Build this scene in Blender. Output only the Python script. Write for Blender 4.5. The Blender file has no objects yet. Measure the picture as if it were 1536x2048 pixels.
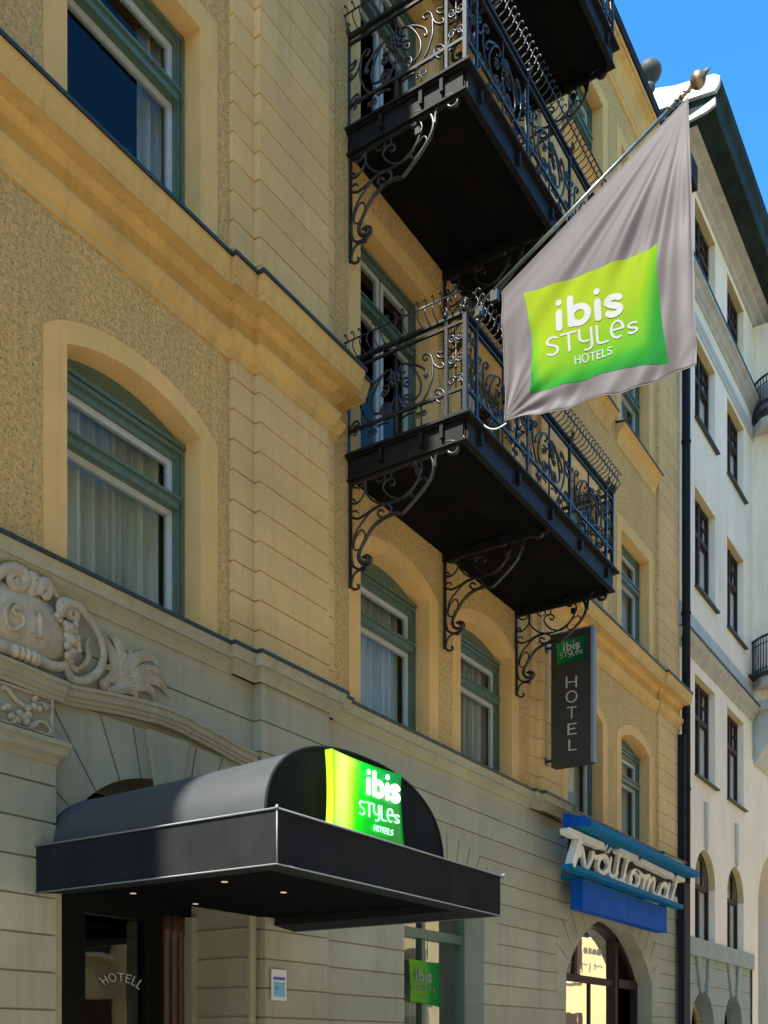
import bpy, math, random
from mathutils import Vector, Matrix
random.seed(4)
PI = math.pi
S = bpy.context.scene
COL = S.collection

# ------------------------------------------------------------------ camera geometry (photo measured: level camera, vertical shift)
F, CX, HY, CD, CH = 2072., 768., 2090., 6.5, 1.6
_a = math.atan2(1344, F)
VV = (math.cos(_a), math.sin(_a)); RR = (math.sin(_a), -math.cos(_a))
def uy(x, y, Y=0.):      # photo point on the plane y=Y -> world X, Z
    k = (x-CX)/F; yy = Y+CD
    X = yy*(k*VV[1]-RR[1])/(RR[0]-k*VV[0]); d = X*VV[0]+yy*VV[1]
    return X, CH+(HY-y)*d/F
def ux(x, y, X):         # photo point on the plane x=X -> world Y, Z
    k = (x-CX)/F
    yy = X*(k*VV[0]-RR[0])/(RR[1]-k*VV[1]); d = X*VV[0]+yy*VV[1]
    return yy-CD, CH+(HY-y)*d/F
def uz(x, y, Z):         # photo point on the plane z=Z -> world X, Y
    d = (Z-CH)*F/(HY-y); s = (x-CX)/F*d
    return VV[0]*d+RR[0]*s, VV[1]*d+RR[1]*s-CD

# ------------------------------------------------------------------ materials
MATS = {}
def nodes(m):
    m.use_nodes = True
    nt = m.node_tree; return nt, nt.nodes, nt.links, nt.nodes['Principled BSDF']
def mat(name, col, rough=.6, metal=0., var=0., vscale=3., bump=0., bscale=60., bdist=.01, spec=.5, stretch=None,
        speck=None, dirt=None, coat=0., sheen=0., course=None):
    m = bpy.data.materials.new(name); nt, N, L, P = nodes(m)
    P.inputs['Base Color'].default_value = (*col, 1); P.inputs['Roughness'].default_value = rough
    P.inputs['Metallic'].default_value = metal; P.inputs['Specular IOR Level'].default_value = spec
    P.inputs['Coat Weight'].default_value = coat; P.inputs['Sheen Weight'].default_value = sheen
    tc = N.new('ShaderNodeTexCoord'); src = tc.outputs['Object']
    if stretch:
        mp = N.new('ShaderNodeMapping'); mp.inputs['Scale'].default_value = stretch
        L.new(src, mp.inputs['Vector']); src2 = mp.outputs['Vector']
    else: src2 = src
    out = None
    def mix(a, b, fac, typ='MIX'):
        x = N.new('ShaderNodeMix'); x.data_type = 'RGBA'; x.blend_type = typ
        for s, v in ((6, a), (7, b)):
            if isinstance(v, tuple): x.inputs[s].default_value = (*v, 1)
            else: L.new(v, x.inputs[s])
        if isinstance(fac, float): x.inputs[0].default_value = fac
        else: L.new(fac, x.inputs[0])
        return x.outputs[2]
    def noise(sc, det=4, v=None, ro=.6):
        n = N.new('ShaderNodeTexNoise'); n.inputs['Scale'].default_value = sc
        n.inputs['Detail'].default_value = det; n.inputs['Roughness'].default_value = ro
        L.new(v or src, n.inputs['Vector']); return n.outputs['Fac']
    def ramp(v, a, b):
        r = N.new('ShaderNodeMapRange'); r.inputs[1].default_value = a; r.inputs[2].default_value = b
        r.clamp = True; L.new(v, r.inputs[0]); return r.outputs[0]
    cur = col
    if var:
        dark = tuple(c*(1-var) for c in col); lite = tuple(min(1, c*(1+var*.6)) for c in col)
        cur = mix(dark, lite, ramp(noise(vscale, 5, src2), .3, .7))
    if dirt:   # big vertical streaks and blotches of another hue
        dc, amt, dsc = dirt
        mp = N.new('ShaderNodeMapping'); mp.inputs['Scale'].default_value = (1.0, 1.0, .22)
        L.new(src, mp.inputs['Vector'])
        f = ramp(noise(dsc, 6, mp.outputs['Vector'], .7), .48, .78)
        mm = N.new('ShaderNodeMath'); mm.operation = 'MULTIPLY'; mm.inputs[1].default_value = amt; L.new(f, mm.inputs[0])
        cur = mix(cur, dc, mm.outputs[0])
        mp2 = N.new('ShaderNodeMapping'); mp2.inputs['Scale'].default_value = (7., 7., .35)
        L.new(src, mp2.inputs['Vector'])
        m2 = N.new('ShaderNodeMath'); m2.operation = 'MULTIPLY'; m2.inputs[1].default_value = amt*.55
        L.new(ramp(noise(1.6, 5, mp2.outputs['Vector'], .6), .52, .80), m2.inputs[0])
        cur = mix(cur, tuple(c*.72 for c in dc), m2.outputs[0])
        m3 = N.new('ShaderNodeMath'); m3.operation = 'MULTIPLY'; m3.inputs[1].default_value = amt*.5
        L.new(ramp(noise(14, 6, None, .75), .60, .72), m3.inputs[0])
        cur = mix(cur, tuple(c*.8 for c in dc), m3.outputs[0])
    if speck:
        sc, ssc, lo, hi = speck
        cur = mix(cur, sc, ramp(noise(ssc, 2, None, .5), lo, hi))
    if course:      # every course of masonry was floated by hand: slightly different tone
        sx = N.new('ShaderNodeSeparateXYZ'); L.new(src, sx.inputs[0])
        a1_ = N.new('ShaderNodeMath'); a1_.operation = 'SUBTRACT'; a1_.inputs[1].default_value = course[0]; L.new(sx.outputs['Z'], a1_.inputs[0])
        a2_ = N.new('ShaderNodeMath'); a2_.operation = 'DIVIDE'; a2_.inputs[1].default_value = course[1]; L.new(a1_.outputs[0], a2_.inputs[0])
        a3_ = N.new('ShaderNodeMath'); a3_.operation = 'FLOOR'; L.new(a2_.outputs[0], a3_.inputs[0])
        a4_ = N.new('ShaderNodeMath'); a4_.operation = 'DIVIDE'; a4_.inputs[1].default_value = 1.7; L.new(sx.outputs['X'], a4_.inputs[0])
        a5_ = N.new('ShaderNodeMath'); a5_.operation = 'FLOOR'; L.new(a4_.outputs[0], a5_.inputs[0])
        wn = N.new('ShaderNodeTexWhiteNoise'); wn.noise_dimensions = '2D'; cb_x = N.new('ShaderNodeCombineXYZ')
        L.new(a3_.outputs[0], cb_x.inputs[0]); L.new(a5_.outputs[0], cb_x.inputs[1]) if course[2] else None
        L.new(cb_x.outputs[0], wn.inputs['Vector'])
        m4 = N.new('ShaderNodeMath'); m4.operation = 'MULTIPLY'; m4.inputs[1].default_value = .32; L.new(wn.outputs['Value'], m4.inputs[0])
        cur = mix(cur, tuple(c*.62 for c in col), m4.outputs[0])
    if not isinstance(cur, tuple): L.new(cur, P.inputs['Base Color'])
    if bump:
        b = N.new('ShaderNodeBump'); b.inputs['Strength'].default_value = bump; b.inputs['Distance'].default_value = bdist
        L.new(noise(bscale, 5, src2, .65), b.inputs['Height']); L.new(b.outputs[0], P.inputs['Normal'])
    MATS[name] = m
    return m

M_rough = mat('roughcast yellow', (.76, .505, .195), .95, var=.34, vscale=24, bump=.85, bscale=34, bdist=.04,
              speck=((.10, .06, .03), 55., .59, .69), dirt=((.50, .35, .17), .85, 1.1), spec=.1)
M_smooth = mat('smooth plaster yellow', (.77, .485, .18), .9, var=.08, vscale=2.2, bump=.12, bscale=30, dirt=((.42, .34, .19), .45, 1.2), spec=.15)
M_pil = mat('pilaster plaster', (.74, .495, .205), .9, course=(9.325, .2755, 0), var=.10, vscale=1.6, bump=.15, bscale=45, dirt=((.40, .34, .21), .55, 1.1), spec=.15)
M_corn = mat('cornice plaster', (.67, .43, .145), .85, var=.10, vscale=2.0, bump=.12, bscale=30, dirt=((.34, .22, .08), .6, 2.0), spec=.2)
M_base = mat('grey green stone plaster', (.425, .40, .275), .9, course=(.45, .2835, 0), var=.12, vscale=1.4, bump=.2, bscale=35, dirt=((.26, .265, .195), .65, 1.3), spec=.15)
M_joint = mat('stone joint', (.13, .125, .09), .95)
M_orn = mat('carved stone', (.52, .445, .315), .9, var=.25, vscale=9, bump=.7, bscale=38, bdist=.02, dirt=((.26, .24, .17), .6, 4.0), spec=.2)
M_zinc = mat('green zinc flashing', (.035, .05, .047), .5, metal=.3, var=.3, vscale=9)
M_green = mat('green window paint', (.088, .145, .105), .42, var=.12, vscale=14, bump=.05, bscale=60, stretch=(1, 1, .2))
M_white = mat('grey white window paint', (.50, .54, .52), .45, var=.1, vscale=12)
M_curtain = mat('pale curtain', (.66, .68, .63), .9, var=.35, vscale=12, stretch=(1, 1, .04))
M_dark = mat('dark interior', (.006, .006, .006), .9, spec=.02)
M_deck = mat('black painted steel deck', (.012, .0122, .0125), .5, var=.4, vscale=12, bump=.2, bscale=60, bdist=.004, spec=.15, dirt=((.035, .022, .014), .5, 3.))
M_iron = mat('black wrought iron', (.012, .0125, .012), .36, var=.4, vscale=25, bump=.25, bscale=110, bdist=.004, spec=.55)
M_ironU = mat('black balcony underside', (.006, .006, .0055), .9, var=.5, vscale=3, spec=.05, dirt=((.02, .012, .008), .5, 3.))  # near-black, darker than the deck steel, with brown blotches
M_canopy = mat('charcoal canvas', (.014, .0155, .0175), .8, var=.35, vscale=2.2, bump=.2, bscale=160, bdist=.003, spec=.12, dirt=((.035, .036, .036), .35, 2.))
M_barrel = mat('charcoal stretched canvas', (.048, .054, .057), .50, var=.2, vscale=2.6, bump=.12, bscale=9, bdist=.02, spec=.5, stretch=(3, .4, 1), dirt=((.08, .082, .08), .4, 1.6))
M_piping = mat('grey edge piping', (.20, .21, .21), .5)
M_brown = mat('brown varnished wood', (.085, .035, .018), .35, var=.3, vscale=9, stretch=(1, 1, .15))
M_sign = mat('anthracite sign panel', (.034, .031, .028), .5, var=.12, vscale=3)
M_signE = mat('anthracite edge with sky light', (.16, .19, .20), .45)  # sky light on the outer strip is mixed into this paler blue grey
M_letter = mat('silver letters', (.50, .50, .47), .4)
M_fletter = mat('flag white print', (.28, .285, .28), .6, spec=.1)
M_wletter = mat('white print', (.62, .64, .62), .5)
M_blue = mat('blue enamel', (.004, .085, .40), .7, var=.18, vscale=3, dirt=((.03, .12, .40), .5, 2.5), spec=.08)
M_teal = mat('turquoise blue paint', (.004, .15, .31), .7, var=.2, vscale=6, bump=.1, bscale=40, spec=.08, dirt=((.03, .14, .22), .6, 5.))
M_chan = mat('off white channel letters', (.78, .78, .70), .5, var=.12, vscale=5, dirt=((.40, .40, .33), .6, 6.))
M_pipe = mat('dark downpipe', (.012, .013, .016), .7, var=.3, vscale=5, spec=.2)
M_wplast = mat('pale grey plaster', (.90, .77, .57), .9, var=.06, vscale=1.0, bump=.1, bscale=25, dirt=((.62, .55, .42), .7, .8), spec=.15)
M_wbase = mat('blue grey stone', (.34, .36, .29), .85, var=.14, vscale=2.5, bump=.15, bscale=20, dirt=((.24, .30, .28), .6, 1.5))
M_wcorn = mat('weathered pale moulding', (.42, .40, .33), .9, var=.2, vscale=4, bump=.2, bscale=30)
M_wband = mat('pale blue flashing', (.44, .45, .38), .6, var=.12, vscale=2)
M_wfr = mat('dark brown window frames', (.034, .019, .015), .6, spec=.2)
M_lint = mat('ochre lintel plaster', (.52, .42, .20), .9)
M_copper = mat('dark verdigris copper', (.012, .021, .019), .7, spec=.12, var=.5, vscale=3, dirt=((.03, .065, .05), .6, 2.2))
M_paleroof = mat('pale roof sheet', (.38, .40, .41), .6, var=.08, vscale=2)
M_roof = mat('black sheet roof', (.012, .012, .013), .7, spec=.15)
M_cloth = mat('taupe satin flag', (.062, .053, .054), .58, var=.06, vscale=300, bump=.25, bscale=420, bdist=.002, spec=.35)
M_chrome = mat('steel pole', (.20, .23, .22), .3, metal=.8, var=.2, vscale=20)
M_bronze = mat('bronze finial', (.30, .24, .15), .38, metal=.75, var=.2, vscale=20)
M_rope = mat('white cord', (.6, .6, .57), .8)
M_asph = mat('lightened road', (.22, .20, .165), .9, var=.2, vscale=2, bump=.4, bscale=120)  # unseen road, colour lightened and warmed to bounce light onto the facade
M_pave = mat('paving stone', (.46, .41, .32), .9, var=.12, vscale=2, bump=.2, bscale=60)
M_kerb = mat('granite kerb', (.30, .29, .28), .85, var=.15, vscale=20)
M_opp = mat('cream facade across', (.44, .33, .15), .9, var=.08, vscale=.6, bump=.1, bscale=15)
M_ball = mat('grey lead ball', (.05, .055, .055), .6, spec=.3)
M_woodY = mat('yellow varnished arch door', (.45, .24, .06), .4, var=.3, vscale=9, stretch=(1, 1, .2))
M_sgrey = mat('wall shade grey', (.05, .05, .042), .8, var=.2, vscale=4)  # tone of the shaded wall, given as a colour

def glassmat(name, tint, ior, refl, alpha):
    m = bpy.data.materials.new(name); m.use_nodes = True; nt = m.node_tree; N = nt.nodes; L = nt.links
    N.remove(N['Principled BSDF'])
    tr = N.new('ShaderNodeBsdfTransparent'); tr.inputs[0].default_value = (*tint, 1)
    gl = N.new('ShaderNodeBsdfGlossy'); gl.inputs['Roughness'].default_value = .015; gl.inputs[0].default_value = (.95, .97, 1, 1)
    fr = N.new('ShaderNodeFresnel'); fr.inputs[0].default_value = ior
    tc = N.new('ShaderNodeTexCoord'); no = N.new('ShaderNodeTexNoise'); no.inputs['Scale'].default_value = 1.6; no.inputs['Detail'].default_value = 2
    bp = N.new('ShaderNodeBump'); bp.inputs['Strength'].default_value = .10; bp.inputs['Distance'].default_value = .02
    L.new(tc.outputs['Object'], no.inputs['Vector']); L.new(no.outputs['Fac'], bp.inputs['Height']); L.new(bp.outputs[0], gl.inputs['Normal'])
    mu = N.new('ShaderNodeMath'); mu.operation = 'MULTIPLY'; mu.inputs[1].default_value = refl; mu.use_clamp = True
    L.new(fr.outputs[0], mu.inputs[0])
    mx = N.new('ShaderNodeMixShader'); L.new(mu.outputs[0], mx.inputs[0]); L.new(tr.outputs[0], mx.inputs[1]); L.new(gl.outputs[0], mx.inputs[2])
    L.new(mx.outputs[0], N['Material Output'].inputs[0]); return m
M_glass = glassmat('window glass', (.90, .95, .93), 1.45, .55, 1)
M_glassG = glassmat('dim shop glass', (.80, .84, .80), 1.45, .28, 1)
M_glassD = glassmat('dark shop glass', (.45, .45, .43), 1.6, 2.4, 1)

def attrmat(name, emit=0., rough=.5):
    m = bpy.data.materials.new(name); nt, N, L, P = nodes(m)
    at = N.new('ShaderNodeAttribute'); at.attribute_name = 'print'
    L.new(at.outputs['Color'], P.inputs['Base Color']); P.inputs['Roughness'].default_value = rough; P.inputs['Specular IOR Level'].default_value = .12
    if emit:
        L.new(at.outputs['Color'], P.inputs['Emission Color']); P.inputs['Emission Strength'].default_value = emit
    return m
M_print = attrmat('printed green pillow', 0, .75)
M_printG = attrmat('backlit green pillow', .50, .35)
def emat(name, col, st, rough=.4):
    m = bpy.data.materials.new(name); nt, N, L, P = nodes(m)
    P.inputs['Base Color'].default_value = (*col, 1); P.inputs['Emission Color'].default_value = (*col, 1)
    P.inputs['Emission Strength'].default_value = st; P.inputs['Roughness'].default_value = rough; return m
M_lamp = emat('warm spotlight', (1, .80, .55), .12)
M_litletter = emat('backlit white letters', (.85, 1, .9), .75)
M_litgreen = emat('backlit pale green letters', (.40, .95, .50), .6)

# ------------------------------------------------------------------ mesh builder
class MB:
    def __init__(s): s.v = []; s.f = []; s.sm = []; s.c = None
    def vert(s, p): s.v.append(tuple(p)); return len(s.v)-1
    def face(s, idx, smooth=False): s.f.append(tuple(idx)); s.sm.append(smooth)
    def poly(s, pts, smooth=False): s.face([s.vert(p) for p in pts], smooth)
    def box(s, x0, x1, y0, y1, z0, z1):
        b = len(s.v)
        for z in (z0, z1):
            for x, y in ((x0, y0), (x1, y0), (x1, y1), (x0, y1)): s.v.append((x, y, z))
        for q in ((0, 3, 2, 1), (4, 5, 6, 7), (0, 1, 5, 4), (1, 2, 6, 5), (2, 3, 7, 6), (3, 0, 4, 7)): s.face([b+i for i in q])
    def tube(s, pts, r, n=6, closed=False, flat=1., up=None):
        pts = [Vector(p) for p in pts]; m = len(pts)
        if m < 2: return
        rs = r if isinstance(r, (list, tuple)) else [r]*m
        up = Vector(up) if up else None
        rings = []; prev = None
        for i in range(m):
            a = pts[i-1] if (i > 0 or closed) else pts[i]; b = pts[(i+1) % m] if (i < m-1 or closed) else pts[i]
            t = (b-a); t = t.normalized() if t.length > 1e-9 else Vector((0, 0, 1))
            if up is not None: nrm = t.cross(up)
            elif prev is None:
                nrm = t.orthogonal()
            else: nrm = prev - t*prev.dot(t)
            if nrm.length < 1e-6: nrm = t.orthogonal()
            nrm.normalize(); prev = nrm; bn = t.cross(nrm)
            ring = []
            for k in range(n):
                q = 2*PI*k/n
                ring.append(s.vert(pts[i]+nrm*math.cos(q)*rs[i]+bn*math.sin(q)*rs[i]*flat))
            rings.append(ring)
        for i in range(m if closed else m-1):
            A = rings[i]; B = rings[(i+1) % m]
            for k in range(n): s.face((A[k], A[(k+1) % n], B[(k+1) % n], B[k]), True)
        if not closed:
            s.face(rings[0][::-1]); s.face(rings[-1])
    def lathe(s, base, axis, prof, n=20, e=(1, 1)):
        axis = Vector(axis).normalized(); a = axis.orthogonal().normalized(); b = axis.cross(a); base = Vector(base)
        R = [[s.vert(base+axis*h+(a*math.cos(2*PI*k/n)*e[0]+b*math.sin(2*PI*k/n)*e[1])*max(r, 1e-4)) for k in range(n)] for r, h in prof]
        for i in range(len(R)-1):
            for k in range(n): s.face((R[i][k], R[i][(k+1) % n], R[i+1][(k+1) % n], R[i+1][k]), True)
        s.face(R[0][::-1]); s.face(R[-1])
    def blob(s, c, r, n=10, m=6):
        R = []
        for j in range(m+1):
            t = PI*j/m
            R.append([s.vert((c[0]+r[0]*math.sin(t)*math.cos(2*PI*k/n), c[1]+r[1]*math.sin(t)*math.sin(2*PI*k/n), c[2]+r[2]*math.cos(t))) for k in range(n)])
        for j in range(m):
            for k in range(n): s.face((R[j][k], R[j][(k+1) % n], R[j+1][(k+1) % n], R[j+1][k]), True)
    def prism(s, pts, f0, f1):      # 2D polygon pts; f0,f1 map (u,v)->3D for back and front
        n = len(pts); A = [s.vert(f0(*p)) for p in pts]; B = [s.vert(f1(*p)) for p in pts]
        s.face(A[::-1]); s.face(B)
        for i in range(n): s.face((A[i], A[(i+1) % n], B[(i+1) % n], B[i]))
    def build(s, name, m, parent=None, color=None):
        me = bpy.data.meshes.new(name); me.from_pydata(s.v, [], s.f)
        me.polygons.foreach_set('use_smooth', s.sm); me.materials.append(m)
        if color:
            at = me.color_attributes.new('print', 'FLOAT_COLOR', 'POINT')
            for i, c in enumerate(color): at.data[i].color = (*c, 1)
        me.update()
        o = bpy.data.objects.new(name, me); COL.objects.link(o)
        if parent: o.parent = parent
        return o
def empty(name, loc=(0, 0, 0)):
    o = bpy.data.objects.new(name, None); o.empty_display_size = .3; o.location = loc; COL.objects.link(o); return o
def tag(o, label=None, cat=None, group=None, kind=None):
    if label: o['label'] = label
    if cat: o['category'] = cat
    if group: o['group'] = group
    if kind: o['kind'] = kind
    return o

def smooth(pts, n=5, closed=False):     # Catmull-Rom
    P = [Vector(p) for p in pts]; out = []; m = len(P)
    g = (lambda i: P[i % m]) if closed else (lambda i: P[max(0, min(m-1, i))])
    for i in range(m if closed else m-1):
        a, b, c, d = g(i-1), g(i), g(i+1), g(i+2)
        for k in range(n):
            t = k/n
            out.append(.5*((2*b)+(c-a)*t+(2*a-5*b+4*c-d)*t*t+(3*b-a-3*c+d)*t*t*t))
    if not closed: out.append(P[-1])
    return out
def arc(cx, cy, rx, ry, a0, a1, n=12):
    return [(cx+rx*math.cos(math.radians(a0+(a1-a0)*i/n)), cy+ry*math.sin(math.radians(a0+(a1-a0)*i/n))) for i in range(n+1)]
def spiral(c, r0, a0, turns, r1=None, n=18):
    r1 = r0*.25 if r1 is None else r1
    return [(c[0]+(r0+(r1-r0)*i/n)*math.cos(a0+2*PI*turns*i/n), c[1]+(r0+(r1-r0)*i/n)*math.sin(a0+2*PI*turns*i/n)) for i in range(n+1)]

# ------------------------------------------------------------------ facade helpers
def opening(xa, xb, zb, zs, rise, n=14):    # segmental / elliptic head
    if rise <= 0: head = [(xa, zs), (xb, zs)]
    else:
        w = (xb-xa)/2; c = (xa+xb)/2
        if rise < .5*w:
            R = (w*w+rise*rise)/(2*rise); th = math.asin(w/R)
            head = [(c+R*math.sin(-th+2*th*i/n), zs+R*math.cos(-th+2*th*i/n)-R*math.cos(th)) for i in range(n+1)]
        else: head = [(c-w*math.cos(PI*i/n), zs+rise*math.sin(PI*i/n)) for i in range(n+1)]
        head[0] = (xa, zs); head[-1] = (xb, zs)
    return dict(xa=xa, xb=xb, zb=zb, head=head)
def hz(op, x):
    h = op['head']
    for (x0, z0), (x1, z1) in zip(h, h[1:]):
        if x0-1e-9 <= x <= x1+1e-9: return z0+(z1-z0)*((x-x0)/(x1-x0) if x1 > x0 else 0)
    return h[-1][1]
def panel(mb, x0, x1, z0, z1, y, ops):
    xs = {x0, x1}
    for o in ops:
        for x, z in o['head']:
            if x0 < x < x1: xs.add(x)
    xs = sorted(xs); cl = lambda z: max(z0, min(z1, z))
    for xl, xr in zip(xs, xs[1:]):
        if xr-xl < 1e-5: continue
        mid = (xl+xr)/2; cur = (z0, z0)
        def q(a, b):
            if b[0]-a[0] < 1e-5 and b[1]-a[1] < 1e-5: return
            mb.poly([(xl, y, a[0]), (xr, y, a[1]), (xr, y, b[1]), (xl, y, b[0])])
        for o in sorted([o for o in ops if o['xa'] < mid < o['xb']], key=lambda o: o['zb']):
            zb = cl(o['zb']); q(cur, (zb, zb))
            cur = (max(cur[0], cl(hz(o, xl))), max(cur[1], cl(hz(o, xr))))
        q(cur, (z1, z1))
def reveal(mb, op, y0, y1, sill=True):
    h = [(op['xa'], op['zb'])]+op['head']+[(op['xb'], op['zb'])]
    for (xa, za), (xb, zb) in zip(h, h[1:]):
        mb.poly([(xa, y0, za), (xa, y1, za), (xb, y1, zb), (xb, y0, zb)], False)
    if sill: mb.poly([(op['xa'], y0, op['zb']), (op['xb'], y0, op['zb']), (op['xb'], y1, op['zb']), (op['xa'], y1, op['zb'])])
def expand(op, w, wt=None, bottom=0.):
    wt = w if wt is None else wt; c = (op['xa']+op['xb'])/2; hw = (op['xb']-op['xa'])/2
    return dict(xa=op['xa']-w, xb=op['xb']+w, zb=op['zb']-bottom, head=[(c+(x-c)*(hw+w)/hw, z+wt) for x, z in op['head']])
def surround(mb, op, w, y, back=0., wt=None):
    arch = len(op['head']) > 3     # flat band round an opening, its outer edge returned to the wall
    e = expand(op, w, wt)
    if arch:
        c_ = (e['xa']+e['xb'])/2; h_ = (e['xb']-e['xa'])/2; n_ = len(e['head'])-1; zs_ = op['head'][0][1]+.03
        e['head'] = [(x, zs_+.315*max(0., 1-((x-c_)/h_)**2)**.8) for x, z in e['head']]
    panel(mb, e['xa'], e['xb'], e['zb'], max(z for _, z in e['head'])+.0001, y, [op, dict(xa=e['xa'], xb=e['xb'], zb=99, head=e['head'])]) if False else None
    n = len(op['head'])
    ho = [(op['xa'], op['zb'])]+op['head']+[(op['xb'], op['zb'])]; he = [(e['xa'], op['zb'])]+e['head']+[(e['xb'], op['zb'])]
    for i in range(len(ho)-1):
        a, b, c, d = ho[i], ho[i+1], he[i+1], he[i]
        mb.poly([(a[0], y, a[1]), (b[0], y, b[1]), (c[0], y, c[1]), (d[0], y, d[1])])
        mb.poly([(d[0], y, d[1]), (c[0], y, c[1]), (c[0], back, c[1]), (d[0], back, d[1])])
        mb.poly([(a[0], y, a[1]), (b[0], y, b[1]), (b[0], back, b[1]), (a[0], back, a[1])])
def sweep(mb, path, prof, ends=True):      # plan path (x,y) walked with the street on the right-hand side; profile (outward, z)
    P = [Vector(p) for p in path]; m = len(P); mit = []
    for i in range(m):
        ns = []
        for a, b in ((i-1, i), (i, i+1)):
            if 0 <= a and b < m:
                t = (P[b]-P[a]).normalized(); ns.append(Vector((t.y, -t.x)))
        if len(ns) == 1: mit.append(ns[0])
        else:
            k = ns[0]+ns[1]; mit.append(k/(1+ns[0].dot(ns[1])))
    R = [[mb.vert((P[i].x+mit[i].x*d, P[i].y+mit[i].y*d, z)) for d, z in prof] for i in range(m)]
    for i in range(m-1):
        for k in range(len(prof)-1): mb.face((R[i][k], R[i+1][k], R[i+1][k+1], R[i][k+1]))
    if ends:
        mb.face(R[0]); mb.face(R[-1][::-1])
def rust(z0, z1, joints, d=0., g=.024, h=.009):
    p = [(-.0 if d == 0 else 0, z0)]
    p = [(d, z0)]
    for z in sorted(joints):
        if z0+.02 < z < z1-.02: p += [(d, z-h), (d-g, z-h*.3), (d-g, z+h*.3), (d, z+h)]
    return p+[(d, z1)]

# glyph strokes, unit cap height
def gl(ch):
    A = arc
    G = {
     'i': (.36, [[(.18, .10), (.18, .62)], [(.18, .93), (.18, .94)]]),
     'b': (.82, [[(.18, .12), (.18, .96)], A(.44, .36, .26, .27, 172, -172, 22)]),
     's': (.60, [A(.31, .51, .20, .145, 30, 190, 8)+[(.18, .42), (.42, .32)]+A(.29, .22, .20, .135, 30, -150, 9)]),
     'S': (.72, [A(.38, .74, .24, .23, 40, 215, 9)+A(.34, .25, .25, .25, 60, -140, 10)]),
     'T': (.74, [[(.04, .98), (.70, .98)], [(.37, .98), (.37, 0)]]),
     'y': (.74, [[(.10, .98), (.10, .62)]+A(.35, .55, .25, .25, 190, 300, 6), [(.62, .98), (.62, .12)]+A(.38, .10, .24, .25, 0, -110, 8)]),
     'L': (.62, [[(.12, .98), (.12, .2)]+A(.30, .20, .18, .19, 180, 270, 5)+[(.58, .01)]]),
     'e': (.78, [[(.16, .50), (.66, .52)]+A(.40, .50, .27, .46, 10, 300, 18)]),
     'H': (.80, [[(.10, 0), (.10, 1)], [(.70, 0), (.70, 1)], [(.10, .5), (.70, .5)]]),
     'O': (.92, [A(.46, .5, .38, .5, 0, 352, 24)]),
     'E': (.64, [[(.60, .98), (.10, .98), (.10, .02), (.60, .02)], [(.10, .52), (.52, .52)]]),
     'l': (.56, [[(.10, 1), (.10, 0), (.54, 0)]]),
     'A': (.80, [[(.05, 0), (.40, 1), (.75, 0)], [(.20, .36), (.60, .36)]]),
     'R': (.70, [[(.10, 0), (.10, 1)]+A(.34, .74, .26, .26, 80, -80, 8)+[(.12, .48)], [(.36, .48), (.64, 0)]]),
     'P': (.66, [[(.10, 0), (.10, 1)]+A(.34, .74, .26, .26, 80, -80, 8)+[(.12, .48)]]),
     'I': (.24, [[(.12, 0), (.12, 1)]]),
     'W': (1., [[(.03, 1), (.26, 0), (.5, .9), (.74, 0), (.97, 1)]]),
     'U': (.8, [[(.10, 1), (.10, .3)]+A(.4, .3, .3, .3, 180, 360, 8)+[(.7, 1)]]),
     'N': (.8, [[(.10, 0), (.10, 1), (.70, 0), (.70, 1)]]),
     'F': (.6, [[(.10, 0), (.10, 1), (.58, 1)], [(.10, .52), (.5, .52)]]),
     'K': (.66, [[(.10, 0), (.10, 1)], [(.6, 1), (.12, .48), (.62, 0)]]),
     '0': (.66, [A(.33, .5, .24, .5, 0, 352, 18)]),
     '8': (.66, [A(.33, .75, .2, .24, -90, 265, 14), A(.33, .26, .25, .26, 90, 445, 14)]),
     '3': (.62, [A(.30, .75, .22, .24, 150, -80, 9)+A(.30, .26, .25, .26, 80, -150, 9)]),
     '4': (.66, [[(.45, 0), (.45, 1), (.06, .3), (.62, .3)]]),
     '6': (.66, [[(.50, .98), (.2, .62)]+A(.33, .3, .25, .30, 140, 480, 16)]),
     '1': (.40, [[(.04, .80), (.24, 1), (.24, 0)]]),
     '.': (.26, [[(.13, .03), (.13, .06)]]), '-': (.4, [[(.06, .48), (.34, .48)]]), ' ': (.36, []),
    }
    return G[ch]
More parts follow.
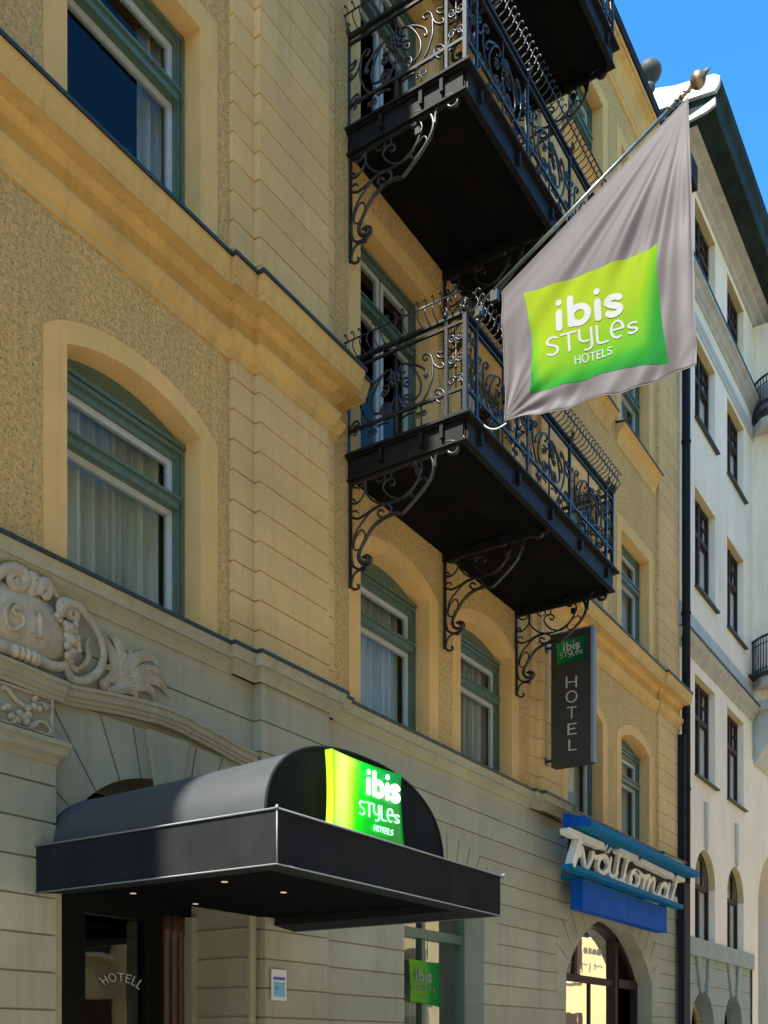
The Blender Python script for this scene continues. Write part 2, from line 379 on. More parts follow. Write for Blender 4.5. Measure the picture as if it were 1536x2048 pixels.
def ribbon(mb, pts, w, f, t, k=0, closed=False):
    # pts 2D metric; f(u,v,h) -> 3D, h = height off the surface; a flat bar of width w, thickness t with round ends
    pts = [Vector(p) for p in pts]
    q = [pts[0]]
    for p in pts[1:]:
        if (p-q[-1]).length > 1e-6: q.append(p)
    pts = q; m = len(pts)
    if m < 2: return
    h = w/2; left = []; right = []
    for i in range(m):
        d0 = (pts[i]-pts[i-1]).normalized() if i else None; d1 = (pts[i+1]-pts[i]).normalized() if i < m-1 else None
        if d0 is None: n = Vector((-d1.y, d1.x)); s = 1
        elif d1 is None: n = Vector((-d0.y, d0.x)); s = 1
        else:
            a = Vector((-d0.y, d0.x)); b = Vector((-d1.y, d1.x)); n = a+b
            if n.length < .2: n = a; s = 1
            else: n.normalize(); s = min(1.6, 1/max(.3, n.dot(a)))
        left.append(pts[i]+n*h*s); right.append(pts[i]-n*h*s)
    d = (pts[0]-pts[1]).normalized(); an = math.atan2(d.y, d.x)
    cap0 = [pts[0]+Vector((math.cos(an+x), math.sin(an+x)))*h for x in (-.9, -.3, .3, .9)]
    d = (pts[-1]-pts[-2]).normalized(); an = math.atan2(d.y, d.x)
    cap1 = [pts[-1]+Vector((math.cos(an+x), math.sin(an+x)))*h for x in (.9, .3, -.3, -.9)]
    top = t+k*.0004
    def put(P, hh): return [mb.vert(f(p.x, p.y, hh)) for p in P]
    L0, L1, R0, R1 = put(left, 0), put(left, top), put(right, 0), put(right, top)
    for i in range(m-1):
        mb.face((L1[i], R1[i], R1[i+1], L1[i+1])); mb.face((L0[i], L0[i+1], L1[i+1], L1[i])); mb.face((R0[i], R1[i], R1[i+1], R0[i+1]))
    c1 = put(cap0, top); c0 = put(cap0, 0); ring1 = [R1[0]]+c1[::-1]+[L1[0]]; ring0 = [R0[0]]+c0[::-1]+[L0[0]]
    mb.face(ring1)
    for i in range(len(ring1)-1): mb.face((ring0[i], ring0[i+1], ring1[i+1], ring1[i]))
    c1 = put(cap1, top); c0 = put(cap1, 0); ring1 = [L1[-1]]+c1+[R1[-1]]; ring0 = [L0[-1]]+c0+[R0[-1]]
    mb.face(ring1)
    for i in range(len(ring1)-1): mb.face((ring0[i], ring0[i+1], ring1[i+1], ring1[i]))
def text(mb, s, f, w, t=.003, track=0.):      # f(u,v,h); w stroke width in glyph units, scaled by the mapping of f itself
    x = 0; k = 0
    for ch in s:
        adv, st = gl(ch)
        for p in st:
            ribbon(mb, [(x+a, b) for a, b in p], w, f, t, k); k += 1
        x += adv+track
    return x
def twidth(s, track=0.): return sum(gl(c)[0]+track for c in s)-track
def pxmap(O, U, V, width, conv):   # photo px basis: text of 'width' units spans U, unit height spans V; conv(px,py,h)->3D
    return lambda u, v, h: conv(O[0]+U[0]*u/width+V[0]*v, O[1]+U[1]*u/width+V[1]*v, h)

# ================================================================== GROUND, STREET
def struct(name, mb, m): return tag(mb.build(name, m), kind='structure')
g = MB(); g.poly([(-400, -400, -.16), (400, -400, -.16), (400, 400, -.16), (-400, 400, -.16)]); struct('ground', g, M_asph)
g = MB(); g.box(-60, 90, -15.2, -3.4, -.30, -.13); struct('road', g, M_asph)
g = MB(); g.box(-60, 90, -3.25, .3, -.30, 0); struct('pavement', g, M_pave)
g = MB(); g.box(-60, 90, -3.4, -3.252, -.30, .004); struct('kerb', g, M_kerb)
g = MB(); g.box(-60, 90, -19, -15.2, -.30, 0); struct('pavement', g, M_pave)

# ================================================================== HOTEL BUILDING
H = empty('hotel_building', (10, 0, 0))
tag(H, 'yellow plastered hotel building with grey stone ground floor and black iron balconies', 'building')
H.location = (0, 0, 0)
XL, XR = -14., 21.05
ZB = 5.10          # top of the grey base / underside of base cornice
P1 = [(7.36, .0), (7.36, -.05), (7.66, -.05), (7.66, -.12), (8.78, -.12), (8.78, -.05), (8.97, -.05), (8.97, 0)]
P2 = [(13.93, 0), (13.93, -.05), (14.12, -.05), (14.12, -.12), (14.86, -.12), (14.86, -.05), (15.02, -.05), (15.02, 0)]
P3 = [(19.74, 0), (19.74, -.05), (21.02, -.05)]

BX = dict(Z=(1.2, 2.71), A=(5.453, 6.961), B=(9.53, 11.04), C=(11.84, 13.35), D=(15.37, 16.88), E=(17.78, 19.29))
F1 = {k: opening(a, b, 5.36, 7.09, .17) for k, (a, b) in BX.items()}
F2 = {k: opening(a, b, 8.84 if k in 'ZADE' else 8.02, 10.80, 0) for k, (a, b) in BX.items()}
F3 = {k: opening(a, b, 12.53 if k in 'DE' else 11.6, 14.30, 0) for k, (a, b) in BX.items() if k in 'BCDE'}
F4 = {k: opening(a, b, 16.05 if k in 'DE' else 15.2, 17.65, 0) for k, (a, b) in BX.items() if k in 'BCDE'}
ups = [o for d in (F1, F2, F3, F4) for o in d.values()]
w = MB(); panel(w, XL, XR, ZB, 18.45, 0, ups); w.build('wall', M_rough, H)
# smooth plaster bands round the openings and the reveals
for d in (F1, F2, F3, F4):
    for k, o in d.items(): w = MB(); surround(w, o, .225, -.008); reveal(w, o, 0, .34); w.build('window_surround', M_smooth, H)

# rusticated pilasters
J2 = [9.325+.2755*k for k in range(-2, 34)]; J1 = [7.841-.284*k for k in range(0, 10)]
w = MB()
sh = lambda P, dx: [(x+dx, y) for x, y in P]
for path in (P1, P2, P3, sh(P1, -4.45)):
    for a in ((8.7, 18.45, J2), (5.3, 8.1, J1)):
        w = MB(); sweep(w, path, rust(*a), False); w.build('pilaster', M_pil, H)

# upper cornice (entablature), broken forward over the pilasters
def cornice_prof():
    return [(0, 8.02), (.02, 8.02), (.02, 8.085), (.035, 8.095), (.06, 8.13), (.085, 8.19), (.09, 8.20), (.09, 8.225), (.02, 8.235), (.02, 8.43),
            (.035, 8.44), (.06, 8.47), (.09, 8.485), (.09, 8.50), (.225, 8.50), (.228, 8.485), (.24, 8.485), (.24, 8.54), (.25, 8.545),
            (.252, 8.57), (.262, 8.62), (.272, 8.66), (.275, 8.70), (.0, 8.76)]
def flash_prof(d, z, up): return [(0, z+up), (d, z), (d+.012, z-.006), (d+.012, z+.028), (d, z+.034), (0, z+up+.03)]
cp = cornice_prof()
LP = [(XL, 0), (3.36, 0), (3.36, -.05), (3.66, -.05), (3.66, -.12), (4.32, -.12), (4.32, -.05), (4.5, -.05), (4.5, 0)]
LP = [(XL, 0)]
pathL = LP+P1[:-1]+[(8.97, .02)]
pathR = [(13.93, .02)]+P2[1:]+P3
for path in (pathL, pathR):
    pass
for path in (pathL, pathR):
    w = MB(); sweep(w, path, cp); q_ = w.build('cornice', M_corn, H)
    w = MB(); sweep(w, path, flash_prof(.28, 8.705, .07)); w.build('flashing', M_zinc, q_)

# base cornice over the grey ground floor
bp = [(0, 5.07), (.015, 5.07), (.02, 5.10), (.04, 5.135), (.08, 5.165), (.09, 5.17), (.09, 5.18), (.115, 5.18), (.12, 5.235), (.135, 5.262), (.14, 5.28), (0, 5.30)]
pathB = [(XL, 0)]+P1+P2+P3
w = MB(); sweep(w, pathB, bp); w.build('base_cornice', M_base, H)
w = MB(); sweep(w, pathB, flash_prof(.145, 5.283, .06)); w.build('base_flashing', M_zinc, H)

# sills with moulded brackets on the third and fourth floors
for d in (F3, F4):
    for k in 'DE':
        w = MB(); wf = MB()
        o = d[k]; z = o['zb']; a = o['xa']-.28; b = o['xb']+.28
        pr = [(0, z-.34), (.02, z-.34), (.03, z-.30), (.05, z-.22), (.10, z-.12), (.15, z-.08), (.17, z-.07), (.18, z-.02), (0, z-.0)]
        path = [(a, .02), (a, 0), (b, 0), (b, .02)]
        path = [(a, 0), (b, 0)]
        sweep(w, path, pr); sweep(wf, [(a-.02, 0), (b+.02, 0)], [(0, z+.02), (.19, z-.02), (.2, z-.03), (.2, z-.005), (0, z+.04)])
        q_ = w.build('sill', M_corn, H); wf.build('flashing', M_zinc, q_)

# coved main cornice, gutter and roof
w = MB()
pr = [(0, 18.30), (.04, 18.32), (.05, 18.38), (.07, 18.40), (.08, 18.50), (.10, 18.62), (.15, 18.72), (.22, 18.78), (.23, 18.80), (.26, 18.80), (.27, 18.86), (.0, 18.9)]
sweep(w, [(XL, 0), (XR, 0)], pr); w.build('main_cornice', M_corn, H)
w = MB(); sweep(w, [(XL, 0), (XR, 0)], [(0, 18.9), (.25, 18.865), (.30, 18.86), (.31, 19.02), (.28, 19.05), (.02, 19.05), (-1.2, 19.9), (-3.6, 20.6), (-3.6, 18.9)])
w.build('roof', M_roof, H)
w = MB(); w.box(20.62, 21.03, -.42, .6, 18.88, 19.35); w.box(20.75, 21.03, -.1, 5, 19.3, 20.2); w.build('parapet', M_roof, H)
w = MB(); bx, bz = uy(1298, 146, .35)
w.lathe((bx, .35, bz-1.0), (0, 0, 1), [(.10, 0), (.12, .1), (.10, .5), (.07, .6), (.12, .66), (.12, .72), (.07, .78), (.08, .80), (.15, .84), (.22, .92), (.25, 1.0), (.23, 1.09), (.17, 1.15), (.08, 1.19), (0.01, 1.20)], 22)
w.build('ball_finial', M_ball, H)
# shell behind the facade
w = MB(); w.box(XL, XR-.01, 1.6, 12, 0, 18.9); w.box(XL, XL+.2, .01, 1.6, 0, 18.4); w.box(XR-.12, XR-.02, .01, 1.6, 0, 18.4)
for z in (4.6, 7.75, 11.25, 14.9, 18.2): w.box(XL+.2, XR-.2, .36, 1.6, z, z+.12)
w.build('core', M_dark, H)

# ------------------------------------------------------------------ windows
def curtain_mb(xa, xb, z0, z1, y, amp=.07, pitch=.13, seed=0, gap=None):
    mb = MB(); rnd = random.Random(seed); n = int((xb-xa)/.02)
    ph = 0; pts = []
    for i in range(n+1):
        x = xa+(xb-xa)*i/n; ph += 2*PI*.02/(pitch*(1+.5*math.sin(x*7+seed)))
        if gap and gap[0] < x < gap[1]: pts.append(None); continue
        pts.append((x, y+amp*math.sin(ph)+.012*math.sin(x*11+seed)))
    for a, b in zip(pts, pts[1:]):
        if a is None or b is None: continue
        mb.poly([(a[0], a[1], z0), (b[0], b[1], z0), (b[0], b[1], z1), (a[0], a[1], z1)], True)
    return mb
def window(o, y=.20, kind='arch', cur=True, seed=0, detail=True):
    xa, xb, zb = o['xa'], o['xb'], o['zb']; zs = o['head'][0][1]
    top = zs-.06 if kind == 'arch' else zs
    fr = MB(); t = .12
    fr.box(xa, xa+t, y, y+.12, zb, top); fr.box(xb-t, xb, y, y+.12, zb, top)
    fr.box(xa+t, xb-t, y+.002, y+.12, top-.13, top); fr.box(xa+t, xb-t, y+.002, y+.12, zb, zb+.10)
    fr.box(xa+.02, xa+.05, y-.02, y, zb, top); fr.box(xb-.05, xb-.02, y-.02, y, zb, top); fr.box(xb-.095, xb-.075, y-.012, y, zb, top)
    fr.box(xa+.05, xb-.05, y-.025, y, top-.06, top-.02)
    H2 = top-zb; tz = top-.13-max(.42, (H2)*.245) if kind == 'arch' else top-.13-.50
    if kind == 'door': tz = top-.13-.55
    fr.box(xa+t, xb-t, y-.05, y+.11, tz-.04, tz+.06); fr.box(xa+t-.02, xb-t+.02, y-.075, y-.05, tz+.035, tz+.06)
    if kind == 'arch':   # solid tympanum board under the arch
        pts = [(xa, top)]+o['head']+[(xb, top)]
        fr.prism(pts, lambda u, v: (u, y+.07, v), lambda u, v: (u, y+.03, v))
        fr.box(xa, xb, y-.03, y+.03, top-.001, top+.04)
    f = fr.build('window', M_green, H)
    sa = MB(); ia, ib = xa+t, xb-t
    lits = [(tz+.06, top-.13), (zb+.10, tz-.04)]
    cols = [(ia, ib)]
    if kind == 'door': cols = [(ia, (ia+ib)/2-.02), ((ia+ib)/2+.02, ib)]; 
    pa = MB(); s_ = .055
    for z0, z1 in lits:
        for a, b in cols:
            sa.box(a, a+s_, y+.03, y+.08, z0, z1); sa.box(b-s_, b, y+.03, y+.08, z0, z1)
            sa.box(a+s_, b-s_, y+.032, y+.08, z1-s_, z1); sa.box(a+s_, b-s_, y+.032, y+.08, z0, z0+s_)
            pa.poly([(a+s_, y+.055, z0+s_), (b-s_, y+.055, z0+s_), (b-s_, y+.055, z1-s_), (a+s_, y+.055, z1-s_)])
    sa.build('sash', M_white, f); pa.build('pane', M_glass, f)
    if cur:
        c = curtain_mb(xa+.05, xb-.03, zb, top, y+.25, seed=seed, gap=cur if isinstance(cur, tuple) else None)
        c.build('curtain', M_curtain, f)
    return f
for i, (k, o) in enumerate(F1.items()): window(o, .20, 'arch', True if k != 'C' else (11.9, 12.55), seed=i*3+1)
for i, (k, o) in enumerate(F2.items()): window(o, .20, 'rect' if k in 'ZADE' else 'door', (o['xa'], o['xb']-.33) if k == 'A' else (k in 'ZDE'), seed=i+11)
for i, (k, o) in enumerate(F3.items()): window(o, .20, 'rect' if k in 'DE' else 'door', k in 'DE', seed=i+21)
for i, (k, o) in enumerate(F4.items()): window(o, .20, 'rect' if k in 'DE' else 'door', k in 'DE', seed=i+31)

# ------------------------------------------------------------------ grey base: courses with real joints
OP = opening(5.38, 7.62, .02, 3.02, .86, 22)         # portal
OG = opening(10.46, 12.51, .9, 3.20, .66, 18)        # glazed arch beside the canopy
OL = opening(15.31, 19.46, .02, 2.76, 1.03, 26)      # laundry shop arch
OZ = opening(.6, 2.9, .9, 3.2, .66, 18)
bops = [OP, OG, OL, OZ]
BJ = [.45+.2835*k for k in range(0, 14) if .45+.2835*k < 4.2]+[4.42, 4.72]
def ring(op, w, n=None):
    return expand(op, w, w)
def courses(mb, x0, x1, y, ops, joints, z0, z1, g=.022, h=.008):
    zs = [z0]+sorted(joints)+[z1]
    panel(mb, x0, x1, z0, z1, y+g, ops)
    for a, b in zip(zs, zs[1:]):
        za = a+(h if a > z0 else 0); zb = b-(h if b < z1 else 0)
        panel(mb, x0, x1, za, zb, y, ops)
        for z in (za, zb):      # tiny ledges of the joint
            cuts = sorted([(o['xa'], o['xb']) for o in ops if o['zb'] < z < max(q[1] for q in o['head'])])
            x = x0
            for ca, cb in cuts+[(x1, x1)]:
                # true chord of the arch at this height
                o = next((o for o in ops if (o['xa'], o['xb']) == (ca, cb)), None)
                if o and z > o['head'][0][1]:
                    xs = [p[0] for p in o['head'] if p[1] >= z]
                    if xs: ca, cb = min(xs), max(xs)
                if ca > x: mb.poly([(x, y, z), (ca, y, z), (ca, y+g, z), (x, y+g, z)])
                x = max(x, cb)
w = MB(); courses(w, XL, XR, 0, bops, BJ, 0, 5.08); w.build('stone_base_wall', M_base, H)
for o in (OG, OL, OZ): w = MB(); reveal(w, o, 0, .36); w.build('stone_reveal', M_base, H)
w = MB()
# portal jambs with joints turned into the reveal
pr = rust(0, 3.02, [z for z in BJ])
sweep(w, [(7.62, .80), (7.62, -.0)][::-1], pr, False)
sweep(w, [(5.38, -.0), (5.38, .80)][::-1], pr, False)
hd = OP['head']
for (xa, za), (xb, zb) in zip(hd, hd[1:]): w.poly([(xa, 0, za), (xa, .8, za), (xb, .8, zb), (xb, 0, zb)])
w.build('portal_reveal', M_base, H)
# rusticated plinth pilasters of the base
w = MB()
BJp = [.45+.2835*k for k in range(0, 14)]
sweep(w, [(7.76, .0), (7.76, -.10), (8.80, -.10), (8.80, 0)], rust(0, 4.1, BJp), False)
sweep(w, [(7.70, .0), (7.70, -.102), (8.802, -.102), (8.802, 0)], rust(4.101, 5.075, [4.42, 4.72]), False)
w.build('stone_pier', M_base, H); w = MB()
sweep(w, [(3.6, 0), (3.6, -.10), (5.27, -.10), (5.27, 0)], rust(0, 3.74, BJp), False)
sweep(w, [(3.6, 0), (3.6, -.06), (5.27, -.06), (5.27, 0)], [(0, 3.74), (0, 4.24)], False)
# capital moulding of the left pier
sweep(w, [(3.55, .0), (3.55, -.10), (5.27, -.10), (5.27, 0)], [(0, 3.73), (.01, 3.735), (.02, 3.78), (.06, 3.80), (.065, 3.86), (.085, 3.87), (.085, 3.905), (0, 3.92)])
w.build('stone_pier', M_base, H)
# archivolt of the portal: smooth voussoirs with radial joints
w = MB()
w.prism([(5.27, 3.0)]+[(5.38, 3.02)]+hd[1:-1]+[(7.62, 3.02), (7.70, 3.0), (7.70, 4.26), (5.27, 4.26)], lambda u, v: (u, -.001, v), lambda u, v: (u, -.03, v)) if False else None
for (xa, za), (xb, zb) in zip(hd, hd[1:]):
    w.poly([(xa, -.03, za), (xb, -.03, zb), (xb, -.03, 4.27), (xa, -.03, 4.27)])
    w.poly([(xa, -.03, za), (xb, -.03, zb), (xb, .0, zb), (xa, .0, za)])
w.poly([(5.272, -.03, .02), (5.38, -.03, .02), (5.38, -.03, 4.27), (5.272, -.03, 4.27)]); w.poly([(7.62, -.03, .02), (7.70, -.03, .02), (7.70, -.03, 4.27), (7.62, -.03, 4.27)])
w.poly([(5.38, -.03, .02), (5.38, -.03, 3.02), (5.38, .001, 3.02), (5.38, .001, .02)]); w.poly([(7.62, -.03, .02), (7.62, -.03, 3.02), (7.62, .001, 3.02), (7.62, .001, .02)])
ks = [(6.36, 3.80), (6.64, 3.80), (6.74, 4.27), (6.26, 4.27)]
w.prism(ks, lambda u, v: (u, -.03, v), lambda u, v: (u, -.075, v))
w.build('portal_archivolt', M_base, H)
w = MB()
def joint(mb, a, b, y, wd=.007):
    a = Vector(a); b = Vector(b); d = (b-a).normalized(); n = Vector((-d.y, d.x))*wd
    mb.prism([tuple(a+n), tuple(a-n), tuple(b-n), tuple(b+n)], lambda u, v: (u, y+.004, v), lambda u, v: (u, y-.0025, v))
for an in (172, 152, 134, 118, 105, 75, 62, 46, 28, 8):
    r = math.radians(an); a = (6.5+1.12*math.cos(r), 3.02+.86*math.sin(r)); dx, dz = math.cos(r)*1.0, math.sin(r)*1.1+.12
    t = min((4.26-a[1])/dz, ((5.275 if dx < 0 else 7.69)-a[0])/dx if abs(dx) > .05 else 9, 1.5)
    if t > .05: joint(w, a, (a[0]+dx*t, a[1]+dz*t), -.03)
for o, yy in ((OG, -.002), (OL, -.002), (OZ, -.002)):
    c = (o['xa']+o['xb'])/2; a_ = (o['xb']-o['xa'])/2; zs = o['head'][0][1]; b_ = max(z for _, z in o['head'])-zs
    rg_ = MB(); e_ = expand(o, .40, .42); ho_ = [(o['xa'], zs-.45)]+o['head']+[(o['xb'], zs-.45)]; he_ = [(e_['xa'], zs-.45)]+e_['head']+[(e_['xb'], zs-.45)]
    for i_ in range(len(ho_)-1):
        a0_, a1_, c1_, c0_ = ho_[i_], ho_[i_+1], he_[i_+1], he_[i_]
        rg_.poly([(a0_[0], -.004, a0_[1]), (a1_[0], -.004, a1_[1]), (c1_[0], -.004, c1_[1]), (c0_[0], -.004, c0_[1])])
        rg_.poly([(a0_[0], -.004, a0_[1]), (a1_[0], -.004, a1_[1]), (a1_[0], .002, a1_[1]), (a0_[0], .002, a0_[1])])
        rg_.poly([(c0_[0], -.004, c0_[1]), (c1_[0], -.004, c1_[1]), (c1_[0], .002, c1_[1]), (c0_[0], .002, c0_[1])])
    rg_.build('archivolt', M_base, H)
    for an in range(12, 180, 13):
        r = math.radians(an); k = .46 if 50 < an < 130 else .36
        p0 = (c+a_*math.cos(r), zs+b_*math.sin(r)); p1 = (c+(a_+.40)*math.cos(r), zs+.42*min(1, math.sin(r)*2.2)+b_*math.sin(r))
        joint(w, p0, p1, -.0045)
w.build('arch_joints', M_joint, H)['kind'] = 'stuff'

# hood moulding above the portal (swept along a curve in the facade plane)
w = MB()
def hood_z(x):
    t = (x-6.45)/.85
    return 4.385+.085*math.exp(-t*t*1.2)*1.0-.03*math.exp(-((abs(x-6.45)-1.1)/.35)**2)
xs = [3.6+.05*i for i in range(int((7.69-3.6)/.05)+1)]
prf = [(0, -.13), (.03, -.13), (.035, -.10), (.055, -.095), (.06, -.07), (.085, -.06), (.09, -.015), (.115, -.005), (.12, .02), (0, .03)]
rings = []
for i, x in enumerate(xs):
    off = .05 if (6.25 < x < 6.75) else (.02 if x > 5.35 else .07)
    rings.append([w.vert((x, -.03-off*.6-d*.65 if d > 0 else 0, hood_z(x)+z)) for d, z in prf])
for A, B in zip(rings, rings[1:]):
    for k in range(len(prf)-1): w.face((A[k], B[k], B[k+1], A[k+1]))
w.face(rings[-1]); w.build('hood_moulding', M_base, H)

# cartouche with the house number, scrolls and leaves
def W3(px, py, d): x, z = uy(px, py, -d); return Vector((x, -d, z))
def c1(p): return (p[0]/3.84, p[1]/3.84+1000)        # points read off an enlargement of the photo
def relief(mb, pts, r, d=.06, flat=.65, crop=True, n=8, sm=5, vein=False):
    d = d*.72; P = [W3(*(c1(p) if crop else p), d) for p in pts]; P = smooth(P, sm)
    if isinstance(r, (list, tuple)):
        m = len(P); k = len(r)-1
        R = [r[int(i/(m-1)*k)]+(r[min(k, int(i/(m-1)*k)+1)]-r[int(i/(m-1)*k)])*((i/(m-1)*k) % 1) for i in range(m)]
    else: R = r
    mb.tube(P, R, n, up=(0, 1, 0), flat=flat)
    if vein:
        for q_ in (-.45, .0, .45):
            V_ = []
            for i, p in enumerate(P):
                a = P[max(0, i-1)]; b = P[min(len(P)-1, i+1)]; t = (b-a).normalized(); nn = t.cross(Vector((0, 1, 0)))
                rr = R[i] if isinstance(R, list) else R
                V_.append(p+nn*rr*q_+Vector((0, -rr*flat*math.sqrt(1-q_*q_)*1.0, 0)))
            mb.tube(V_, .0055, 5)
cart = MB()
c = W3(*c1((190, 940)), .03); cart.blob((c.x-.02, -.01, c.z), (.47, .10, .27), 28, 16)
cart = cart.build('cartouche', M_orn, H)
nm = MB()
yd = lambda x, z: -.01-.10*math.sqrt(max(0.05, 1-((x-c.x+.02)/.47)**2-((z-c.z)/.27)**2))
def onshield(p, h): x, z = uy(*c1(p), -.10); return Vector((x, yd(x, z)-h, z))
for pts, r in (([(160, 830), (130, 790), (85, 780), (45, 830), (42, 910), (65, 970), (110, 995), (160, 970), (175, 930), (150, 890), (110, 880), (90, 850), (110, 820), (150, 835)], .017),
               ([(270, 855), (290, 870), (300, 960), (300, 1050)], .020), ([(245, 1035), (320, 1060)], .012), ([(262, 865), (300, 862)], .012)):
    nm.tube(smooth([onshield(p, .006) for p in pts], 4), r, 8)
nm.build('house_number', M_orn, cart)
sc = MB()
relief(sc, [(-60, 640), (0, 560), (60, 530), (130, 530), (180, 560), (195, 610), (170, 660), (110, 665), (75, 620), (85, 575), (130, 565), (155, 600), (135, 625), (115, 600)], [.035, .04, .05, .05, .045, .04, .035, .03, .025, .03, .04], .11, n=10)
relief(sc, [(200, 580), (250, 600), (270, 640), (240, 690), (200, 700)], [.04, .06, .06, .05, .02], .10, n=10)
relief(sc, [(300, 730), (300, 680), (330, 640), (370, 650), (375, 710), (350, 745), (330, 715)], [.03, .045, .05, .045, .035, .03, .02], .12, n=10)
relief(sc, [(360, 640), (400, 680), (440, 740), (490, 790)], [.03, .03, .02, .014], .09)
relief(sc, [(560, 870), (590, 880), (580, 915), (545, 910), (520, 870), (535, 825), (590, 815), (640, 860), (700, 940), (750, 1020), (785, 1120), (795, 1210), (760, 1310), (690, 1370), (610, 1395), (550, 1370), (515, 1300), (520, 1250), (560, 1290), (600, 1310)],
       [.035, .03, .03, .04, .045, .04, .03, .028, .03, .035, .035, .04, .04, .035, .03, .02], .09, n=10)
relief(sc, [(470, 900), (465, 850), (480, 800), (530, 790), (590, 810)], [.03, .045, .05, .04, .03], .13, n=10)
for p, r in (((440, 890), .03), ((460, 920), .025), ((530, 990), .05), ((570, 1010), .03), ((545, 1080), .055), ((590, 1110), .035), ((520, 1120), .035), ((555, 1170), .04), ((530, 1200), .04),
             ((590, 1060), .03), ((600, 1150), .03), ((545, 1240), .028), ((515, 1040), .03), ((580, 960), .03), ((560, 1280), .02), ((500, 950), .028)):
    q = W3(*c1(p), .10); sc.blob(q, (r, r*.9, r), 10, 7)
relief(sc, [(-50, 1100), (40, 1130), (100, 1150)], [.05, .055, .05], .10, n=10)
for p in ((110, 1160), (150, 1175), (195, 1195), (240, 1215), (270, 1230)):
    q = W3(*c1(p), .10); sc.blob(q, (.035, .06, .055), 12, 8)
relief(sc, [(290, 1220), (370, 1265), (440, 1280), (510, 1275)], [.05, .045, .04, .03], .09, n=10)
relief(sc, [(150, 740), (200, 770), (275, 790)], [.03, .028, .01], .08)
relief(sc, [(560, 1310), (640, 1270), (680, 1200), (660, 1120), (690, 1060)], [.015, .02, .03, .02, .01], .06)
sc.build('scroll', M_orn, cart)
lf = MB()
base = (770, 1400)
for pts, r in ((((790, 1400), (880, 1330), (860, 1180), (800, 1090), (770, 1060)), .055), (((800, 1400), (900, 1320), (930, 1190), (890, 1080), (840, 1040)), .06),
               (((830, 1400), (940, 1300), (1000, 1200), (985, 1150)), .05), (((860, 1410), (960, 1310), (1050, 1215), (1140, 1200), (1210, 1260)), .055),
               (((870, 1430), (1000, 1370), (1100, 1310), (1210, 1330), (1290, 1430)), .06), (((860, 1450), (1020, 1400), (1150, 1370), (1240, 1420), (1310, 1520)), .055),
               (((850, 1460), (980, 1440), (1100, 1430), (1170, 1480), (1190, 1540)), .05), (((820, 1460), (900, 1460), (990, 1455), (1040, 1490), (1030, 1530)), .04),
               (((790, 1290), (850, 1290), (850, 1350), (800, 1390)), .03), (((760, 1410), (800, 1420), (850, 1440)), .05)):
    relief(lf, pts, [r*.4, r, r*.95, r*.7, r*.15], .035+.02*random.random(), n=10, flat=.5, vein=True)
lf.build('leaf', M_orn, cart)
# small relief panel on the left pier
rl = MB()
x0, z0 = 5.24, 3.95
rl.box(4.2, x0+.02, -.085, -.06, z0, z0+.012); rl.box(4.2, x0+.02, -.085, -.06, 4.225, 4.24); rl.box(x0, x0+.02, -.085, -.06, z0+.012, 4.225)
for p, r in (((60, 1590), .03), ((30, 1600), .02), ((90, 1660), .03), ((130, 1690), .035), ((180, 1670), .04), ((200, 1700), .04), ((240, 1740), .03), ((270, 1725), .03), ((150, 1640), .03), ((110, 1700), .025),
             ((270, 1520), .02), ((350, 1600), .02), ((335, 1580), .018), ((220, 1650), .03), ((300, 1600), .03), ((260, 1590), .035), ((215, 1600), .03)):
    x, z = uy(*c1(p), -.08); rl.blob((x, -.075, z), (r, .035, r), 9, 6)
def rel2(pts, r): rl.tube(smooth([Vector((uy(*c1(p), -.08)[0], -.08, uy(*c1(p), -.08)[1])) for p in pts], 4), r, 6)
rel2([(280, 1700), (340, 1710), (380, 1750), (385, 1800), (365, 1790)], .012); rel2([(20, 1440), (60, 1450), (120, 1530), (200, 1590)], .018); rel2([(250, 1530), (290, 1560), (340, 1560), (380, 1590)], .012)
rl.build('carved_panel', M_orn, H)

# ------------------------------------------------------------------ portal door
w = MB(); dy = .78
w.box(5.38, 5.95, dy, dy+.1, .02, 3.9); w.box(5.95, 6.30, dy-.02, dy+.1, .02, 2.86); w.box(7.02, 7.24, dy-.02, dy+.1, .02, 2.86)
w.box(6.30, 7.02, dy-.02, dy+.1, 2.78, 2.86); w.box(5.95, 7.62, dy-.05, dy+.12, 2.86, 3.05); w.box(5.95, 7.24, dy, dy+.1, 3.05, 3.9)
w.box(6.30, 7.02, dy-.02, dy+.1, .02, .3)
door = w.build('door', mat('black door paint', (.006, .006, .005), .5, spec=.12), H)
w = MB(); w.poly([(6.30, dy+.03, .3), (7.02, dy+.03, .3), (7.02, dy+.03, 2.78), (6.30, dy+.03, 2.78)]); w.build('pane', M_glassD, door)
w = MB()
s = 'HOTEll'; tw = twidth(s, .16)
R_ = 54.; cxp, cyp = 243., 2012.
def arcmap(u, v, h):
    an = math.radians(-40+80*u/tw); r = R_+v*17
    x, z = uy(cxp+math.sin(an)*r, cyp-math.cos(an)*r*.92+ (u/tw-.5)*9, dy+.02); return (x, dy+.02-h, z)
text(w, s, arcmap, .11, .002, .16)
for x in (.1, .7): pass
w.build('door_lettering', M_wletter, door)
w = MB()
for xx, rr in ((7.30, .045), (7.40, .05), (7.49, .035)): w.lathe((xx, dy-.02, .02), (0, 0, 1), [(rr*1.2, 0), (rr*1.2, .3), (rr, .34), (rr, 2.62), (rr*1.3, 2.68), (rr*1.3, 2.84)], 14)
w.build('door_column', M_brown, H)
w = MB(); w.box(7.53, 7.615, dy-.14, dy+.02, .02, 2.86); w.box(7.24, 7.53, dy+.03, dy+.1, .02, 2.86); w.build('door_jamb', M_base, H)

